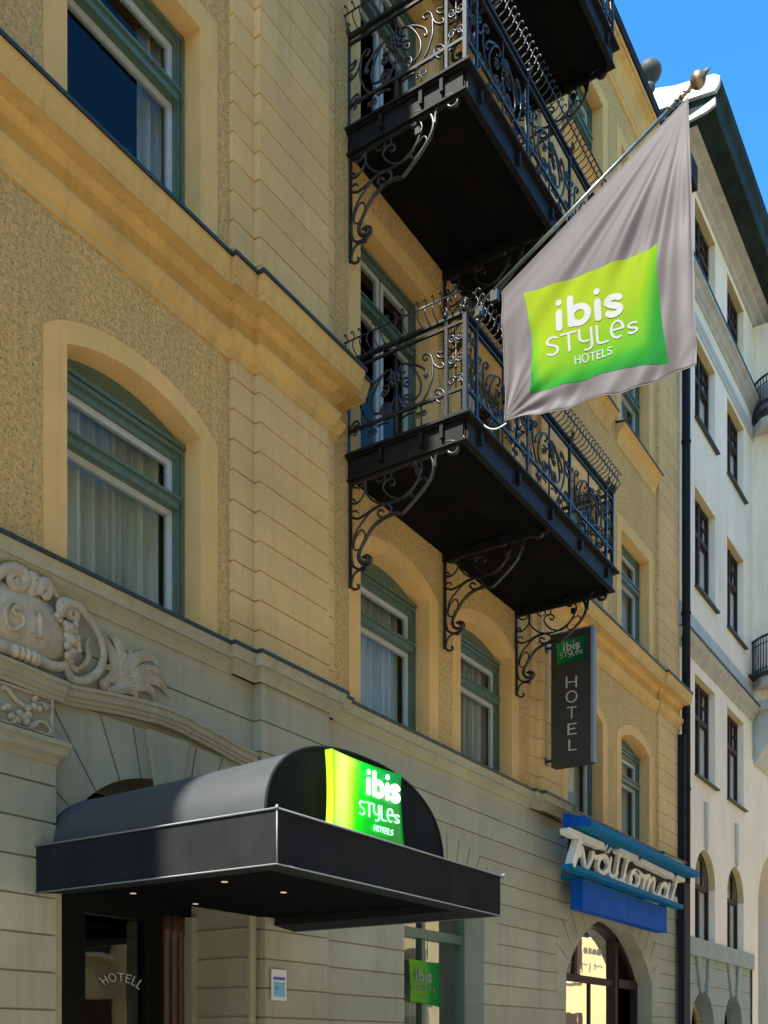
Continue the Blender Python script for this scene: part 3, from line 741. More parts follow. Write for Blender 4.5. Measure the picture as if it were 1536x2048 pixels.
# ------------------------------------------------------------------ glazed arch beside canopy
def archglass(o, y, transom, cols, m, pane, name='window', fw=.09):
    fr = MB(); zs = o['head'][0][1]; xa, xb, zb = o['xa'], o['xb'], o['zb']
    fr.box(xa, xa+fw, y, y+.1, zb, zs); fr.box(xb-fw, xb, y, y+.1, zb, zs); fr.box(xa+fw, xb-fw, y+.001, y+.1, zb, zb+.1)
    fr.box(xa+fw, xb-fw, y-.03, y+.1, transom-.06, transom+.06)
    cx = (xa+xb)/2; hw = (xb-xa)/2; hh = o['head']
    for (a, za), (b, z2) in zip(hh, hh[1:]):
        f = lambda x, z: (cx+(x-cx)*(hw-fw)/hw, zs+(z-zs)*(1-fw/max(.3, max(q[1] for q in hh)-zs)))
        A, B = f(a, za), f(b, z2)
        fr.poly([(a, y, za), (b, y, z2), (B[0], y, B[1]), (A[0], y, A[1])]); fr.poly([(A[0], y, A[1]), (B[0], y, B[1]), (B[0], y+.1, B[1]), (A[0], y+.1, A[1])])
    for x in cols: fr.box(x-.04, x+.04, y+.002, y+.09, transom+.06, hz(o, x)-.02); 
    for x in cols: fr.box(x-.04, x+.04, y+.002, y+.09, zb+.1, transom-.06)
    fo = fr.build(name, m, H)
    pm = MB(); pm.poly([(x, y+.05, z) for x, z in [(xb, zb), (xa, zb)]+hh]); pm.build('pane', pane, fo)
    return fo
gw = archglass(OG, .30, 3.02, [11.42], M_green, M_glassG)
curtain_mb(11.5, 12.4, .95, 3.6, .62, .04, .2, 5).build('curtain', M_curtain, gw)
oz = archglass(OZ, .30, 3.02, [1.75], M_green, M_glass)

# ------------------------------------------------------------------ laundry shopfront
fo = MB()
fo.box(15.31, 18.40, .34, .44, 2.68, 2.80); fo.box(18.30, 18.44, .30, .44, .02, 3.66)
fo.box(16.50, 16.62, .35, .44, 2.80, 3.70); fo.box(17.20, 17.25, .36, .42, .02, 2.68); fo.box(15.31, 15.38, .35, .44, .02, 2.76)
fo.box(18.44, 19.46, .28, .40, 2.66, 2.82); fo.box(19.36, 19.46, .28, .40, .02, 2.66)
hh = OL['head']; cxl = (15.31+19.46)/2
for (a, za), (b, z2) in zip(hh, hh[1:]):
    f = lambda x, z: (cxl+(x-cxl)*.955, 2.76+(z-2.76)*.90)
    A, B = f(a, za), f(b, z2)
    fo.poly([(a, .30, za), (b, .30, z2), (B[0], .30, B[1]), (A[0], .30, A[1])]); fo.poly([(A[0], .30, A[1]), (B[0], .30, B[1]), (B[0], .44, B[1]), (A[0], .44, A[1])])
fo = fo.build('shopfront', M_wfr, H)
pm = MB(); pm.poly([(x, .39, z) for x, z in [(18.35, .05), (15.32, .05)]+[p for p in hh if p[0] < 18.35]+[(18.35, hz(OL, 18.35))]]); pm.build('pane', M_glassD, fo)
pm = MB(); pm.poly([(18.35, .37, 2.8)]+[(18.35, .37, hz(OL, 18.35))]+[(x, .37, z) for x, z in hh if x > 18.35]+[(19.46, .37, 2.8)]); pm.poly([(18.44, .9, .02), (19.4, .9, .02), (19.4, .9, 2.66), (18.44, .9, 2.66)])
pm.build('dark_panel', M_dark, fo)
lt = MB()
def on(px, py, h): x, z = uy(px, py, .385); return (x, .385-h, z)
text(lt, '08-34 64 80', pxmap((1168, 1906), (34, 5), (0, -11), twidth('08-34 64 80'), on), .16, .002)
def zig(pts): ribbon(lt, [(a, b) for a, b in pts], .8, lambda u, v, h: on(u, v, h), .002)
for pts in ([(1134, 1941), (1139, 1941), (1143, 1922), (1141, 1926), (1138, 1924)], [(1163, 1924), (1166, 1929), (1169, 1927), (1172, 1931), (1175, 1928), (1181, 1927), (1180, 1945)], [(1163, 1924), (1165, 1945)], [(1190, 1928), (1191, 1940)], [(1190, 1929), (1196, 1935), (1200, 1931), (1204, 1936), (1207, 1934)]): zig(pts)
text(lt, 'TVATTOMAT'.replace('V', 'U').replace('M', 'N') if False else 'ATERA PAPPEL'.replace('PAPPEL', 'PAP'), pxmap((1135, 1984), (40, 7), (0, -5), twidth('ATERA PAP'), on), .16, .002) if False else None
lt.build('glass_lettering', M_wletter, fo)

# downpipe at the joint of the two houses
dp = MB()
dp.tube([(21.12, -.16, 4.9), (21.12, -.16, 18.8)], .085, 12); dp.box(20.90, 21.30, -.19, -.055, 0.02, 7.9)
for z in (6.8, 10.4, 13.9, 17.2): dp.tube([(21.12, -.16, z), (21.12, -.16, z+.05)], .10, 12)
dp = dp.build('downpipe', M_pipe, H)

# ================================================================== BALCONIES
BX0, BX1, BD = 9.28, 13.50, 1.48
cr3 = lambda p: (p[0]/4+640, p[1]/4)
def b1(p):     # enlargement point of the upper balcony's end railing -> (u outward, w up)
    y, z = ux(*cr3(p), BX0); return (-y, z-11.56)
half = [   # scrolls to the right of the middle bar of an end panel
 [(672, 262), (650, 272), (630, 255), (632, 225), (660, 200), (705, 200), (750, 235), (785, 290), (797, 350), (785, 410), (755, 455), (715, 480), (680, 478), (648, 500), (640, 530), (655, 552), (685, 545), (700, 520), (690, 500)],
 [(850, 118), (830, 135), (812, 120), (822, 95), (850, 82), (882, 95), (888, 150), (892, 240), (872, 320), (845, 400), (800, 480), (750, 545)],
 [(882, 95), (900, 150), (935, 172), (972, 165), (980, 140), (962, 130)],
 [(975, 30), (960, 50), (935, 50), (925, 75), (950, 92), (985, 75), (992, 40)],
 [(700, 192), (770, 190), (830, 212), (848, 250), (835, 272), (822, 258)],
 [(935, 425), (955, 410), (950, 385), (925, 385), (912, 410), (925, 440), (950, 450)],
 [(880, 470), (900, 420), (905, 375), (930, 345), (970, 348), (992, 385), (990, 440)],
 [(640, 640), (700, 590), (745, 570)],
 [(672, 350), (700, 330), (705, 355), (690, 375), (660, 372), (648, 345), (660, 320), (700, 300)],
]
RW = 1.232
def scrolls(mb, off, place, mirror=True, r=.0125):
    for path in half:
        P = [b1(p) for p in path]; P = [(u-.61, w) for u, w in P]
        for sgn in ((1, -1) if mirror else (1,)):
            Q = smooth([Vector((off+.61+sgn*u, w)) for u, w in P], 4)
            mb.tube([place(q.x, q.y, 0) for q in Q], r, 5)
    # lower small scrolls, rosette and middle bar
    c = off+.616
    mb.tube([place(c, .02, 0), place(c, .99, 0)], .012, 4)
    for k in range(8):
        an = 2*PI*k/8+.2
        mb.tube([place(c+.02*math.cos(an), .66+.02*math.sin(an), -.015), place(c+.055*math.cos(an), .66+.055*math.sin(an), -.03), place(c+.085*math.cos(an), .66+.085*math.sin(an), -.012)], [.014, .026, .009], 6)
    p = place(c, .66, -.025); mb.blob(p, (.028, .028, .028), 8, 6)
    for sg in (-1, 1):
        sp = spiral((c+sg*.14, .40), .075, PI if sg > 0 else 0, 1.35*sg*-1, .02)
        mb.tube([place(u, w, 0) for u, w in [(c+sg*.02, .50)]+sp], .012, 5)
def narrow(mb, off, wd, place):
    c = off+wd/2
    mb.tube([place(c, .31, 0), place(c, .99, 0)], .007, 5)
    for z, sg in ((.42, 1), (.42, -1), (.86, 1), (.86, -1), (.64, 1), (.64, -1)):
        rr = wd*.22
        sp = spiral((c+sg*rr, z), rr, PI if sg > 0 else 0, 1.4*(-sg if z < .6 else sg), rr*.25)
        mb.tube([place(u, w, 0) for u, w in sp], .0105, 5)
    for z in (.55, .75): mb.blob(place(c, z, 0), (.018, .018, .022), 7, 5)
    arcp = arc(c, .31, wd*.42, .13, 0, 180, 10); mb.tube([place(u, w, 0) for u, w in arcp], .009, 5)
def railside(mb, L, place, spans):
    # place(u along, w up, o inward(+)/outward(-)) -> 3D
    def bar(w0, w1, o0, o1, u0=0, u1=L):
        P = [place(u, w, o) for u in (u0, u1) for w in (w0, w1) for o in (o0, o1)]
        b = len(mb.v); mb.v += [tuple(p) for p in P]
        for q in ((0, 1, 3, 2), (4, 6, 7, 5), (0, 4, 5, 1), (2, 3, 7, 6), (0, 2, 6, 4), (1, 5, 7, 3)): mb.face([b+i for i in q])
    bar(.045, .075, -.02, .02); bar(.295, .325, -.014, .014); bar(.975, 1.0, -.014, .014); bar(1.055, 1.085, -.026, .026)
    u = 0
    for kind, wd in spans:
        if kind == 'p':
            scrolls(mb, u, place)
        else: narrow(mb, u, wd, place)
        u += wd
    u = 0
    for kind, wd in spans:       # thin uprights with a twist between the scrolls
        if kind == 'p':
            for q_ in (.308, .924):
                mb.tube([place(u+q_, .06, .004), place(u+q_, .31, .004)], .009, 4)
                sp = spiral((u+q_-.035, .20), .035, 0, 1.4, .01, 12); mb.tube([place(a, b, 0) for a, b in sp], .008, 4)
                sp = spiral((u+q_+.035, .20), .035, PI, -1.4, .01, 12); mb.tube([place(a, b, 0) for a, b in sp], .008, 4)
        u += wd
    u = 0
    for kind, wd in spans+[('', 0)]:
        bar(.0, 1.06, -.017, .017, max(0, u-.017), min(L, u+.017)); 
        mb.blob(place(u, 1.10, -.02), (.035, .035, .03), 8, 5)
        sp = spiral((u, 1.14), .05, 0, 1.6, .012)
        mb.tube([place(a, b, -.045) for a, b in sp], .008, 5)
        for sg in (-1, 1):       # little collars and leaves below the lower rail
            if 0 < u+sg*.05 < L: mb.tube([place(u, .22, 0), place(u+sg*.02, .27, 0), place(u+sg*.06, .295, 0)], .008, 5)
        u += wd
    n = int(L/.094)
    for i in range(n+1):         # out-curving crest of S-rods
        uu = (i+.5)*L/(n+1)
        prof = [(o_*1.3, w_ if w_ < 1.09 else 1.085+(w_-1.085)*1.18) for o_, w_ in ((-.01, 1.07), (-.03, 1.085), (-.075, 1.105), (-.098, 1.14), (-.088, 1.175), (-.07, 1.205), (-.068, 1.235), (-.08, 1.255), (-.10, 1.26), (-.112, 1.245), (-.105, 1.23))]
        mb.tube([place(uu, w, o) for o, w in prof], .0072, 5)
    mb.tube([place(0, 1.230, -.092), place(L, 1.230, -.092)], .009, 6)
rail = MB()
X0, X1 = BX0+.03, BX1-.03; YD = -(BD-.03)
railside(rail, BD-.03, lambda u, w, o: Vector((X0+o, -u, w)), [('p', RW), ('n', BD-.03-RW)])
railside(rail, BD-.03, lambda u, w, o: Vector((X1-o, -u, w)), [('p', RW), ('n', BD-.03-RW)])
Lf = X1-X0; nw = (Lf-3*RW)/2
railside(rail, Lf, lambda u, w, o: Vector((X0+u, YD+o, w)), [('n', nw), ('p', RW), ('p', RW), ('p', RW), ('n', nw)])
for x in (X0, X1): rail.box(x-.022, x+.022, YD-.022, YD+.022, 0, 1.12); rail.blob((x, YD, 1.16), (.035, .035, .05), 10, 7)
railo = rail.build('railing', M_iron)
slab = MB()
slab.box(BX0+.04, BX1-.04, -BD+.04, -.001, -.19, -.05)                       # deck plate
for x in (BX0, BX1-.045): slab.box(x+.012, x+.033, -BD+.05, 0, -.235, -.02)
slab.box(BX0+.05, BX1-.05, -BD+.012, -BD+.033, -.235, -.02)
for z0, z1 in ((-.25, -.232), (-.018, 0)):
    for x in (BX0-.02, BX1-.05): slab.box(x, x+.07, -BD, -.001, z0, z1)
    slab.box(BX0+.0501, BX1-.0501, -BD-.002, -BD+.07, z0, z1+.001)
slab.box(BX0-.05, BX1+.05, -BD-.05, -.001, -.001+.003, .028)
for x in (11.40,): slab.box(x-.03, x+.03, -BD+.05, -.001, -.30, -.192)
for x in (BX0+.3, BX1-.3, BX0+1.2, BX0+2.1, BX0+3.0): slab.box(x-.02, x+.02, -BD-.03, -BD+.01, -.17, -.05)
for d in (.45, .95, 1.2): slab.box(BX0-.035, BX0+.01, -d-.02, -d+.02, -.16, -.03)
slabo = slab.build('deck', M_deck)
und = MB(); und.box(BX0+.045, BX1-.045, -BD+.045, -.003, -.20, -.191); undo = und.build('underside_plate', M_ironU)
# bracket, digitised from the lowest left one (plane x = const)
cb = lambda p: (p[0]/4+680, p[1]/4+860)
def b2(p): y, z = ux(*cb(p), BX0); return (-y, z-8.0)
br = MB()
def bcurve(pts, r, n=6, sm=5, closed=False):
    P = smooth([Vector((0, -b2(p)[0], b2(p)[1])) for p in pts], sm, closed)
    br.tube(P, r, n, closed)
bcurve([(850, 140), (862, 172), (895, 178), (925, 155), (932, 115), (905, 85), (860, 82), (810, 105), (775, 150), (755, 210), (750, 290)], .021, 8)
bcurve([(575, 245), (592, 235), (595, 262), (568, 268), (542, 240), (548, 200), (585, 170), (640, 160), (690, 178), (725, 225), (738, 290), (715, 370), (665, 450), (590, 545), (515, 630), (480, 662), (440, 655), (400, 668), (330, 700), (255, 765), (200, 850), (160, 930), (138, 990), (145, 1040), (180, 1062), (212, 1040), (208, 1010), (185, 1012)], .021, 8)
bcurve([(945, 60), (975, 75), (985, 55), (970, 35), (945, 45), (935, 75), (900, 85)], .012)
bcurve([(600, 235), (635, 250), (645, 300), (625, 350), (590, 430), (540, 500), (470, 540), (385, 520), (338, 465), (335, 430), (360, 390), (400, 378), (428, 400), (415, 432), (388, 425)], .012)
bcurve([(320, 402), (285, 400), (270, 368), (298, 340), (338, 348), (348, 378), (325, 388)], .010)
bcurve([(215, 350), (240, 315), (290, 275), (350, 270), (392, 315), (395, 370), (365, 397)], .011)
bcurve([(388, 275), (430, 292), (480, 280), (535, 250)], .010)
bcurve([(500, 235), (485, 220), (495, 205), (515, 210), (520, 235), (540, 250)], .009)
bcurve([(210, 350), (192, 420), (202, 500), (260, 560), (330, 580), (420, 562), (500, 520), (570, 450), (620, 370), (640, 300)], .012)
bcurve([(140, 340), (190, 365), (185, 410), (140, 452), (90, 440), (78, 400), (95, 360)], .012, closed=True)
bcurve([(190, 370), (195, 460), (160, 540), (110, 580), (75, 570), (92, 545), (112, 562)], .013)
bcurve([(80, 690), (130, 700), (200, 660), (270, 610), (340, 583), (392, 600), (398, 640), (360, 682), (310, 685), (290, 655), (312, 630), (340, 645)], .014)
bcurve([(130, 655), (115, 635), (85, 650), (75, 675), (82, 692)], .011)
bcurve([(340, 583), (250, 630), (180, 710), (120, 800), (90, 900), (78, 980), (90, 1070), (130, 1102), (190, 1088), (235, 1050), (235, 1010), (200, 992), (165, 1012)], .014)
bcurve([(150, 795), (185, 815), (180, 880), (145, 945), (105, 945), (105, 880)], .010, closed=True)
bcurve([(650, 372), (682, 390), (665, 450), (600, 515), (560, 515), (575, 450)], .010, closed=True)
bcurve([(205, 1075), (190, 1112), (140, 1112), (95, 1160), (78, 1240), (108, 1268), (142, 1250), (130, 1228)], .015)
y0, zt = 0.018, -.25
br.box(-.014, .014, -.04, -.008, -1.40, -.25); br.box(-.016, .016, -1.38, -.04, -.285, -.251); br.box(-.022, .022, -.92, -.86, -.42, -.35)
bro = br.build('bracket', M_iron)
balc = []
for i, z in enumerate((8.0, 11.56, 15.12)):
    e = empty('balcony', (0, 0, z)); e.parent = H; balc.append(e)
    for src in (railo, slabo, undo):
        o = src if i == 0 else src.copy()
        if i: COL.objects.link(o)
        o.parent = e
    for j, x in enumerate((BX0+.03, 11.40, BX1-.03)):
        o = bro if (i == 0 and j == 0) else bro.copy()
        if not (i == 0 and j == 0): COL.objects.link(o)
        o.parent = e; o.location = (x, 0, 0)
tag(balc[0], 'lowest balcony, with the flagpole at its corner'); tag(balc[1], 'middle balcony with sunlit end railing'); tag(balc[2], 'topmost balcony, cut by the photo edge')

# ================================================================== CANOPY
C = empty('entrance_canopy', (6.65, 0, 3.0)); tag(C, 'charcoal hotel entrance canopy, flat box fascia with a barrel top over the door', 'canopy')
def cb_(mb, name, m): o = mb.build(name, m, C); o.matrix_parent_inverse = Matrix.Translation((-6.65, 0, -3.0)); return o
cx0, cx1, cyf, cz0, cz1 = 5.085, 8.20, -2.40, 2.735, 3.085
w = MB()
w.poly([(cx0, -.005, cz0), (cx0, cyf, cz0), (cx0, cyf, cz1), (cx0, -.005, cz1)]); w.poly([(cx0, cyf, cz0), (cx1, cyf, cz0), (cx1, cyf, cz1), (cx0, cyf, cz1)])
w.poly([(cx1, cyf, cz0), (cx1, -.1, cz0), (cx1, -.1, cz1), (cx1, cyf, cz1)])
w.poly([(cx0, -.005, cz1-.01), (cx1, -.005, cz1-.01), (cx1, cyf, cz1-.01), (cx0, cyf, cz1-.01)])
b = .30
inn = [(cx0+b, -.1), (cx0+b, cyf+b), (cx1-b, cyf+b), (cx1-b, -.1)]; out = [(cx0, -.1), (cx0, cyf), (cx1, cyf), (cx1, -.1)]
for i in range(3): w.poly([(*out[i], cz0), (*out[i+1], cz0), (*inn[i+1], cz0+.03), (*inn[i], cz0+.03)]); w.poly([(*inn[i], cz0+.03), (*inn[i+1], cz0+.03), (*inn[i+1], cz0+.10), (*inn[i], cz0+.10)])
cb_(w, 'fascia', M_canopy)
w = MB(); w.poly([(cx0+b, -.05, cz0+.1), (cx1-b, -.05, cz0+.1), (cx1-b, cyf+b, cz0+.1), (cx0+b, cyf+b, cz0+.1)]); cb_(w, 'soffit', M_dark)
w = MB(); r = .007
for z in (cz1, cz0): w.tube([(cx0-.01, -.005, z), (cx0-.01, cyf-.01, z), (cx1+.01, cyf-.01, z), (cx1+.01, -.1, z)], r if z == cz1 else .006, 6)
w.tube([(cx0-.008, cyf-.008, cz0), (cx0-.008, cyf-.008, cz1)], .006, 6)
w.lathe((cx0-.01, cyf-.01, cz1-.005), (0, 0, 1), [(.014, 0), (.013, .012), (.004, .028)], 8); w.lathe((cx1+.02, cyf-.01, cz1-.005), (.6, 0, .4), [(.02, 0), (.02, .02), (.004, .06)], 8)
cb_(w, 'edge_piping', M_piping)
# barrel: half ellipse extruded to the wall
a0, a1, bh, by = 5.24, 7.56, .66, -2.18
w = MB(); n = 40; ym = [by, -1.6, -1.0, -.4, -.03]
prev = None
for yy in ym:
    rg = []
    for i in range(n+1):
        t = PI*i/n; sx = math.copysign(abs(math.cos(t))**.86, math.cos(t)); sz = abs(math.sin(t))**.80
        sag = .012*math.sin((yy-by)/(-.03-by)*PI)
        rg.append(w.vert(((a0+a1)/2-(a1-a0)/2*sx*(1-sag), yy, cz1-.01+(bh-sag-.085*(yy-by)/(-by))*sz)))
    if prev:
        for i in range(n): w.face((prev[i], prev[i+1], rg[i+1], rg[i]), True)
    prev = rg
cb_(w, 'barrel_top', M_barrel)
w = MB(); pts = []
for i in range(n+1):
    t = PI*i/n; sx = math.copysign(abs(math.cos(t))**.86, math.cos(t)); sz = abs(math.sin(t))**.80
    pts.append(((a0+a1)/2-(a1-a0)/2*sx, cz1-.01+bh*sz))
w.poly([(x, by-.001, z) for x, z in pts]); cb_(w, 'barrel_end', M_canopy)
w = MB(); w.tube([(x, by-.002, z) for x, z in pts], .014, 6); cb_(w, 'barrel_edge', M_canopy)
w = MB()
for p in ((567, 1785), (449, 1764), (391, 1808), (266, 1787)):
    x, y = uz(*p, cz0+.095); 
    if y < -.1: w.lathe((x, y, cz0+.098), (0, 0, -1), [(.026, 0), (.026, .005)], 14)
cb_(w, 'spotlight', M_lamp)

# green pillow mesh generator: corners in 2D (tl,tr,br,bl), concave edges; map -> 3D
GRAD = [(0, (.72, .95, .02)), (.35, (.55, .93, .02)), (.7, (.12, .80, .03)), (1, (.0, .52, .08))]
def grad(t, G=GRAD):
    t = max(0, min(1, t))
    for (a, ca), (b_, cb2) in zip(G, G[1:]):
        if t <= b_: return tuple(ca[i]+(cb2[i]-ca[i])*(t-a)/(b_-a) for i in range(3))
    return G[-1][1]
def pillow(tl, tr, brr, bl, pin, f, colf, n=20, back=None):
    mb = MB(); cols = []; tl, tr, brr, bl = map(Vector, (tl, tr, brr, bl))
    idx = {}
    for j in range(n+1):
        for i in range(n+1):
            u, v = i/n, j/n
            uu = .5+(u-.5)*(1-pin*4*v*(1-v)); vv = .5+(v-.5)*(1-pin*4*u*(1-u))
            p = (tl*(1-uu)+tr*uu)*(1-vv)+(bl*(1-uu)+brr*uu)*vv
            idx[i, j] = mb.vert(f(p.x, p.y, 16*u*(1-u)*v*(1-v))); cols.append(colf(u, v))
    for j in range(n):
        for i in range(n): mb.face((idx[i, j], idx[i+1, j], idx[i+1, j+1], idx[i, j+1]), True)
    if back:
        edge = [(i, 0) for i in range(n)]+[(n, j) for j in range(n)]+[(n-i, n) for i in range(n)]+[(0, n-j) for j in range(n)]
        E = []
        for i, j in edge:
            E.append(mb.vert(back(mb.v[idx[i, j]]))); cols.append(cols[idx[i, j]])
        for k in range(len(edge)):
            k2 = (k+1) % len(edge); mb.face((idx[edge[k]], idx[edge[k2]], E[k2], E[k]))
        mb.face(E)
    return mb, cols

# backlit pillow sign standing on the canopy in front of the barrel end
sy = -2.27
SG = empty('pillow_sign', (6.0, sy, 3.1)); tag(SG, 'glowing green pillow shaped hotel sign standing on the dark canopy', 'sign')
def sgp(o): o.parent = SG; o.matrix_parent_inverse = Matrix.Translation((-6.0, -sy, -3.1)); return o
def fs(x, y, bulge): Y_ = sy-.03-.05*bulge**.5; X, Z = uy(x, y, Y_); return (X, Y_, Z)
G2 = [(0, (.24, .50, .01)), (.14, (.56, .76, .16)), (.22, (.46, .74, .06)), (.31, (.12, .66, .0)), (.38, (.0, .62, .01)), (.52, (.0, .36, .01)), (.72, (.0, .20, .015)), (1, (.0, .15, .015))]
pb, cols = pillow((664, 1497), (803, 1549), (810, 1702), (664, 1662), .05, fs, lambda u, v: grad(u+.10*(v-.5)*(1 if u > .3 else .3), G2), 26, lambda p: (p[0], sy+.03, p[2]))
sgp(pb.build('pillow', M_printG, None, cols))
def conv(px, py, h): X, Z = uy(px, py, sy-.092); return (X, sy-.086-h, Z)
w = MB(); k = lambda p: (p[0]/8.086+650, p[1]/8.086+1480)
text(w, 'ibis', pxmap(k((665, 880)), (k((1215, 1050))[0]-k((665, 890))[0], k((1215, 1050))[1]-k((665, 890))[1]), (0, -50), twidth('ibis'), conv), .20, .008)
sgp(w.build('brand_letters', M_litletter))
w = MB()
text(w, 'STyLes', pxmap(k((550, 1190)), (k((1215, 1375))[0]-k((550, 1190))[0], k((1215, 1375))[1]-k((550, 1190))[1]), (0, -28), twidth('STyLes'), conv), .10, .006)
text(w, 'HOTELS'.replace('L', 'l'), pxmap(k((790, 1455)), (k((1100, 1545))[0]-k((790, 1455))[0], k((1100, 1545))[1]-k((790, 1455))[1]), (1.5, -10.5), twidth('HOTElS', .1), conv), .15, .006, .1)
sgp(w.build('small_letters', M_litgreen))
for x in (5.98, 6.34): w = MB(); w.box(x, x+.04, sy+.031, sy+.07, cz1, 3.5); sgp(w.build('sign_support', M_iron))

# ================================================================== PROJECTING HOTEL SIGN
hx = 14.20
HS = empty('projecting_sign', (hx, -.5, 6.7)); tag(HS, 'tall dark projecting sign spelling HOTEL downwards, below the balcony end', 'sign')
def hsp(o): o.parent = HS; o.matrix_parent_inverse = Matrix.Translation((-hx, .5, -6.7)); return o
ya, yb, za, zb_ = -.885, -.235, 5.705, 7.655
w = MB(); w.box(hx, hx+.17, ya+.03, yb, za, zb_); hsp(w.build('panel', M_sign))
w = MB(); w.prism([(hx+.002, ya+.03), (hx+.03, ya), (hx+.14, ya), (hx+.168, ya+.03)], lambda u, v: (u, v, za), lambda u, v: (u, v, zb_)); hsp(w.build('edge_strip', M_signE))
w = MB(); w.box(hx-.004, hx+.175, ya-.003, yb+.003, zb_+.001, zb_+.016); hsp(w.build('cap', M_piping))  # pale strip paints the lit top edge of the sign
def onx(px, py, h): y, z = ux(px, py, hx-.003); return (hx-.003-h, y, z)
q = lambda p: (p[0]/6.4+1080, p[1]/6.4+1240)
def fx(x, y, bulge): yy, zz = ux(x, y, hx-.005); return (hx-.005-.006*bulge, yy, zz)
G3 = [(0, (.02, .30, .03)), (.4, (.01, .16, .04)), (1, (.0, .07, .035))]
pb, cols = pillow(q((205, 275)), q((598, 195)), q((598, 500)), q((215, 588)), .035, fx, lambda u, v: grad(.75*u+.5*v-.15, G3), 16, lambda p: (hx-.0005, p[1], p[2]))
hsp(pb.build('pillow_print', M_print, None, cols))
def onx2(px, py, h): y, z = ux(px, py, hx-.012); return (hx-.0115-h, y, z)
w = MB()
text(w, 'ibis', pxmap(q((288, 408)), (225/6.4, -45/6.4), (-.1, -17), twidth('ibis'), onx2), .20, .003)
text(w, 'STyLes', pxmap(q((248, 490)), (300/6.4, -68/6.4), (-.1, -10), twidth('STyLes'), onx2), .13, .003)
def wh(ch, O, U, V, ww=.10): text(w, ch, pxmap(q(O), (U[0]/6.4, U[1]/6.4), (V[0]/6.4, V[1]/6.4), gl(ch)[0], onx), ww, .004)
wh('H', (320, 870), (165, -20), (0, -135)); wh('O', (325, 1060), (160, -22), (0, -140)); wh('T', (345, 1262), (122, -14), (0, -142))
wh('E', (345, 1470), (125, -17), (0, -135), .11); wh('l', (355, 1670), (110, -14), (0, -130), .11)
hsp(w.build('letters', M_letter))
for z in (za+.12, zb_-.15): w = MB(); w.tube([(hx+.085, yb-.01, z), (hx+.085, -.10, z)], .02, 8); w.box(hx+.03, hx+.14, -.14, -.115, z-.05, z+.05); hsp(w.build('wall_bracket', M_iron))

# ================================================================== SCRIPT SIGN OF THE LAUNDRY
TV = empty('laundry_sign', (17, -.4, 4.2)); tag(TV, 'blue laundry sign with off-white script lettering above the arched shop window', 'sign')
def tvp(o): o.parent = TV; o.matrix_parent_inverse = Matrix.Translation((-17, .4, -4.2)); return o
w = MB(); w.box(15.02, 19.12, -.40, -.20, 3.70, 4.16); w.box(15.6, 15.7, -.199, -.006, 3.8, 4.05); w.box(18.4, 18.5, -.199, -.006, 3.8, 4.05); w.box(15.00, 19.14, -.402, -.38, 3.69, 3.712)
tvp(w.build('light_box', M_blue)); w = MB(); w.box(17.02, 17.045, -.407, -.4, 3.71, 4.15); w.box(15.02, 19.12, -.405, -.4, 4.13, 4.15); tvp(w.build('box_trim', M_teal))
w = MB(); w.box(14.22, 19.62, -.56, -.39, 4.185, 4.26)
w.prism([(-.84, 4.79), (-.80, 4.77), (-.42, 4.81), (-.42, 5.0), (-.50, 4.99), (-.62, 4.955), (-.78, 4.91), (-.84, 4.87)], lambda u, v: (14.25, u, v), lambda u, v: (19.72, u, v))
for x in (15.1, 16.4, 17.9, 19.2): w.box(x, x+.03, -.389, -.006, 4.19, 4.25); w.box(x, x+.03, -.419, -.006, 4.84, 4.88)
tvp(w.build('canopy_rail', M_teal))
w = MB(); w.prism([(-.846, 4.80), (-.41, 4.815), (-.41, 5.012), (-.50, 5.0), (-.62, 4.965), (-.786, 4.92), (-.846, 4.88)], lambda u, v: (14.235, u, v), lambda u, v: (14.2495, u, v)); tvp(w.build('canopy_end', M_blue))
w = MB(); w.box(14.45, 19.5, -.40, -.39, 4.262, 4.80); tvp(w.build('wall_shade_panel', M_sgrey))  # added sheet, its dark grey paints the wall's shade behind the letters
w = MB(); t5 = lambda p: (p[0]/5.12+1100, p[1]/5.12+1620)
YT = -.52
def ont(u, v, h): return (u, YT+.08-h, v)
def P2m(pts): return [uy(*t5(p), YT) for p in pts]
kk = 0
def stroke(pts, wd=.078, sm=4, t=.06):
    global kk
    P = [(p.x, p.y) for p in smooth([Vector(a) for a in P2m(pts)], sm)] if sm else P2m(pts)
    ribbon(w, P, wd, ont, t, kk); kk += 1
stroke([(165, 215), (520, 370)], .10, 0, .13); stroke([(302, 285), (225, 545)], .13, 0, .12)
stroke([(270, 462), (320, 458), (344, 395), (356, 420), (380, 585), (400, 590), (440, 510), (458, 440), (478, 480), (520, 482), (565, 470)])
stroke([(612, 530), (590, 480), (545, 480), (512, 540), (515, 610), (560, 650), (605, 610), (635, 530)])
stroke([(640, 500), (625, 590), (635, 665), (670, 685), (705, 640)])
stroke([(725, 470), (705, 580), (690, 680), (715, 728), (755, 715), (785, 660)])
stroke([(812, 510), (785, 620), (770, 710), (790, 765), (825, 760), (850, 700)])
stroke([(890, 620), (850, 650), (830, 730), (865, 790), (915, 760), (930, 690), (900, 630), (925, 640), (970, 680), (990, 690)])
stroke([(995, 680), (975, 760), (960, 830)]); stroke([(980, 730), (1010, 680), (1035, 690), (1020, 780), (1005, 850)]); stroke([(1030, 750), (1060, 705), (1085, 720), (1075, 800), (1080, 860), (1105, 880), (1135, 840)])
stroke([(1215, 790), (1190, 755), (1155, 780), (1140, 850), (1165, 905), (1205, 880), (1225, 800)])
stroke([(1238, 760), (1215, 860), (1225, 925), (1255, 930), (1275, 890)])
stroke([(1320, 690), (1295, 780), (1265, 880), (1262, 930), (1285, 952), (1308, 935), (1300, 910)])
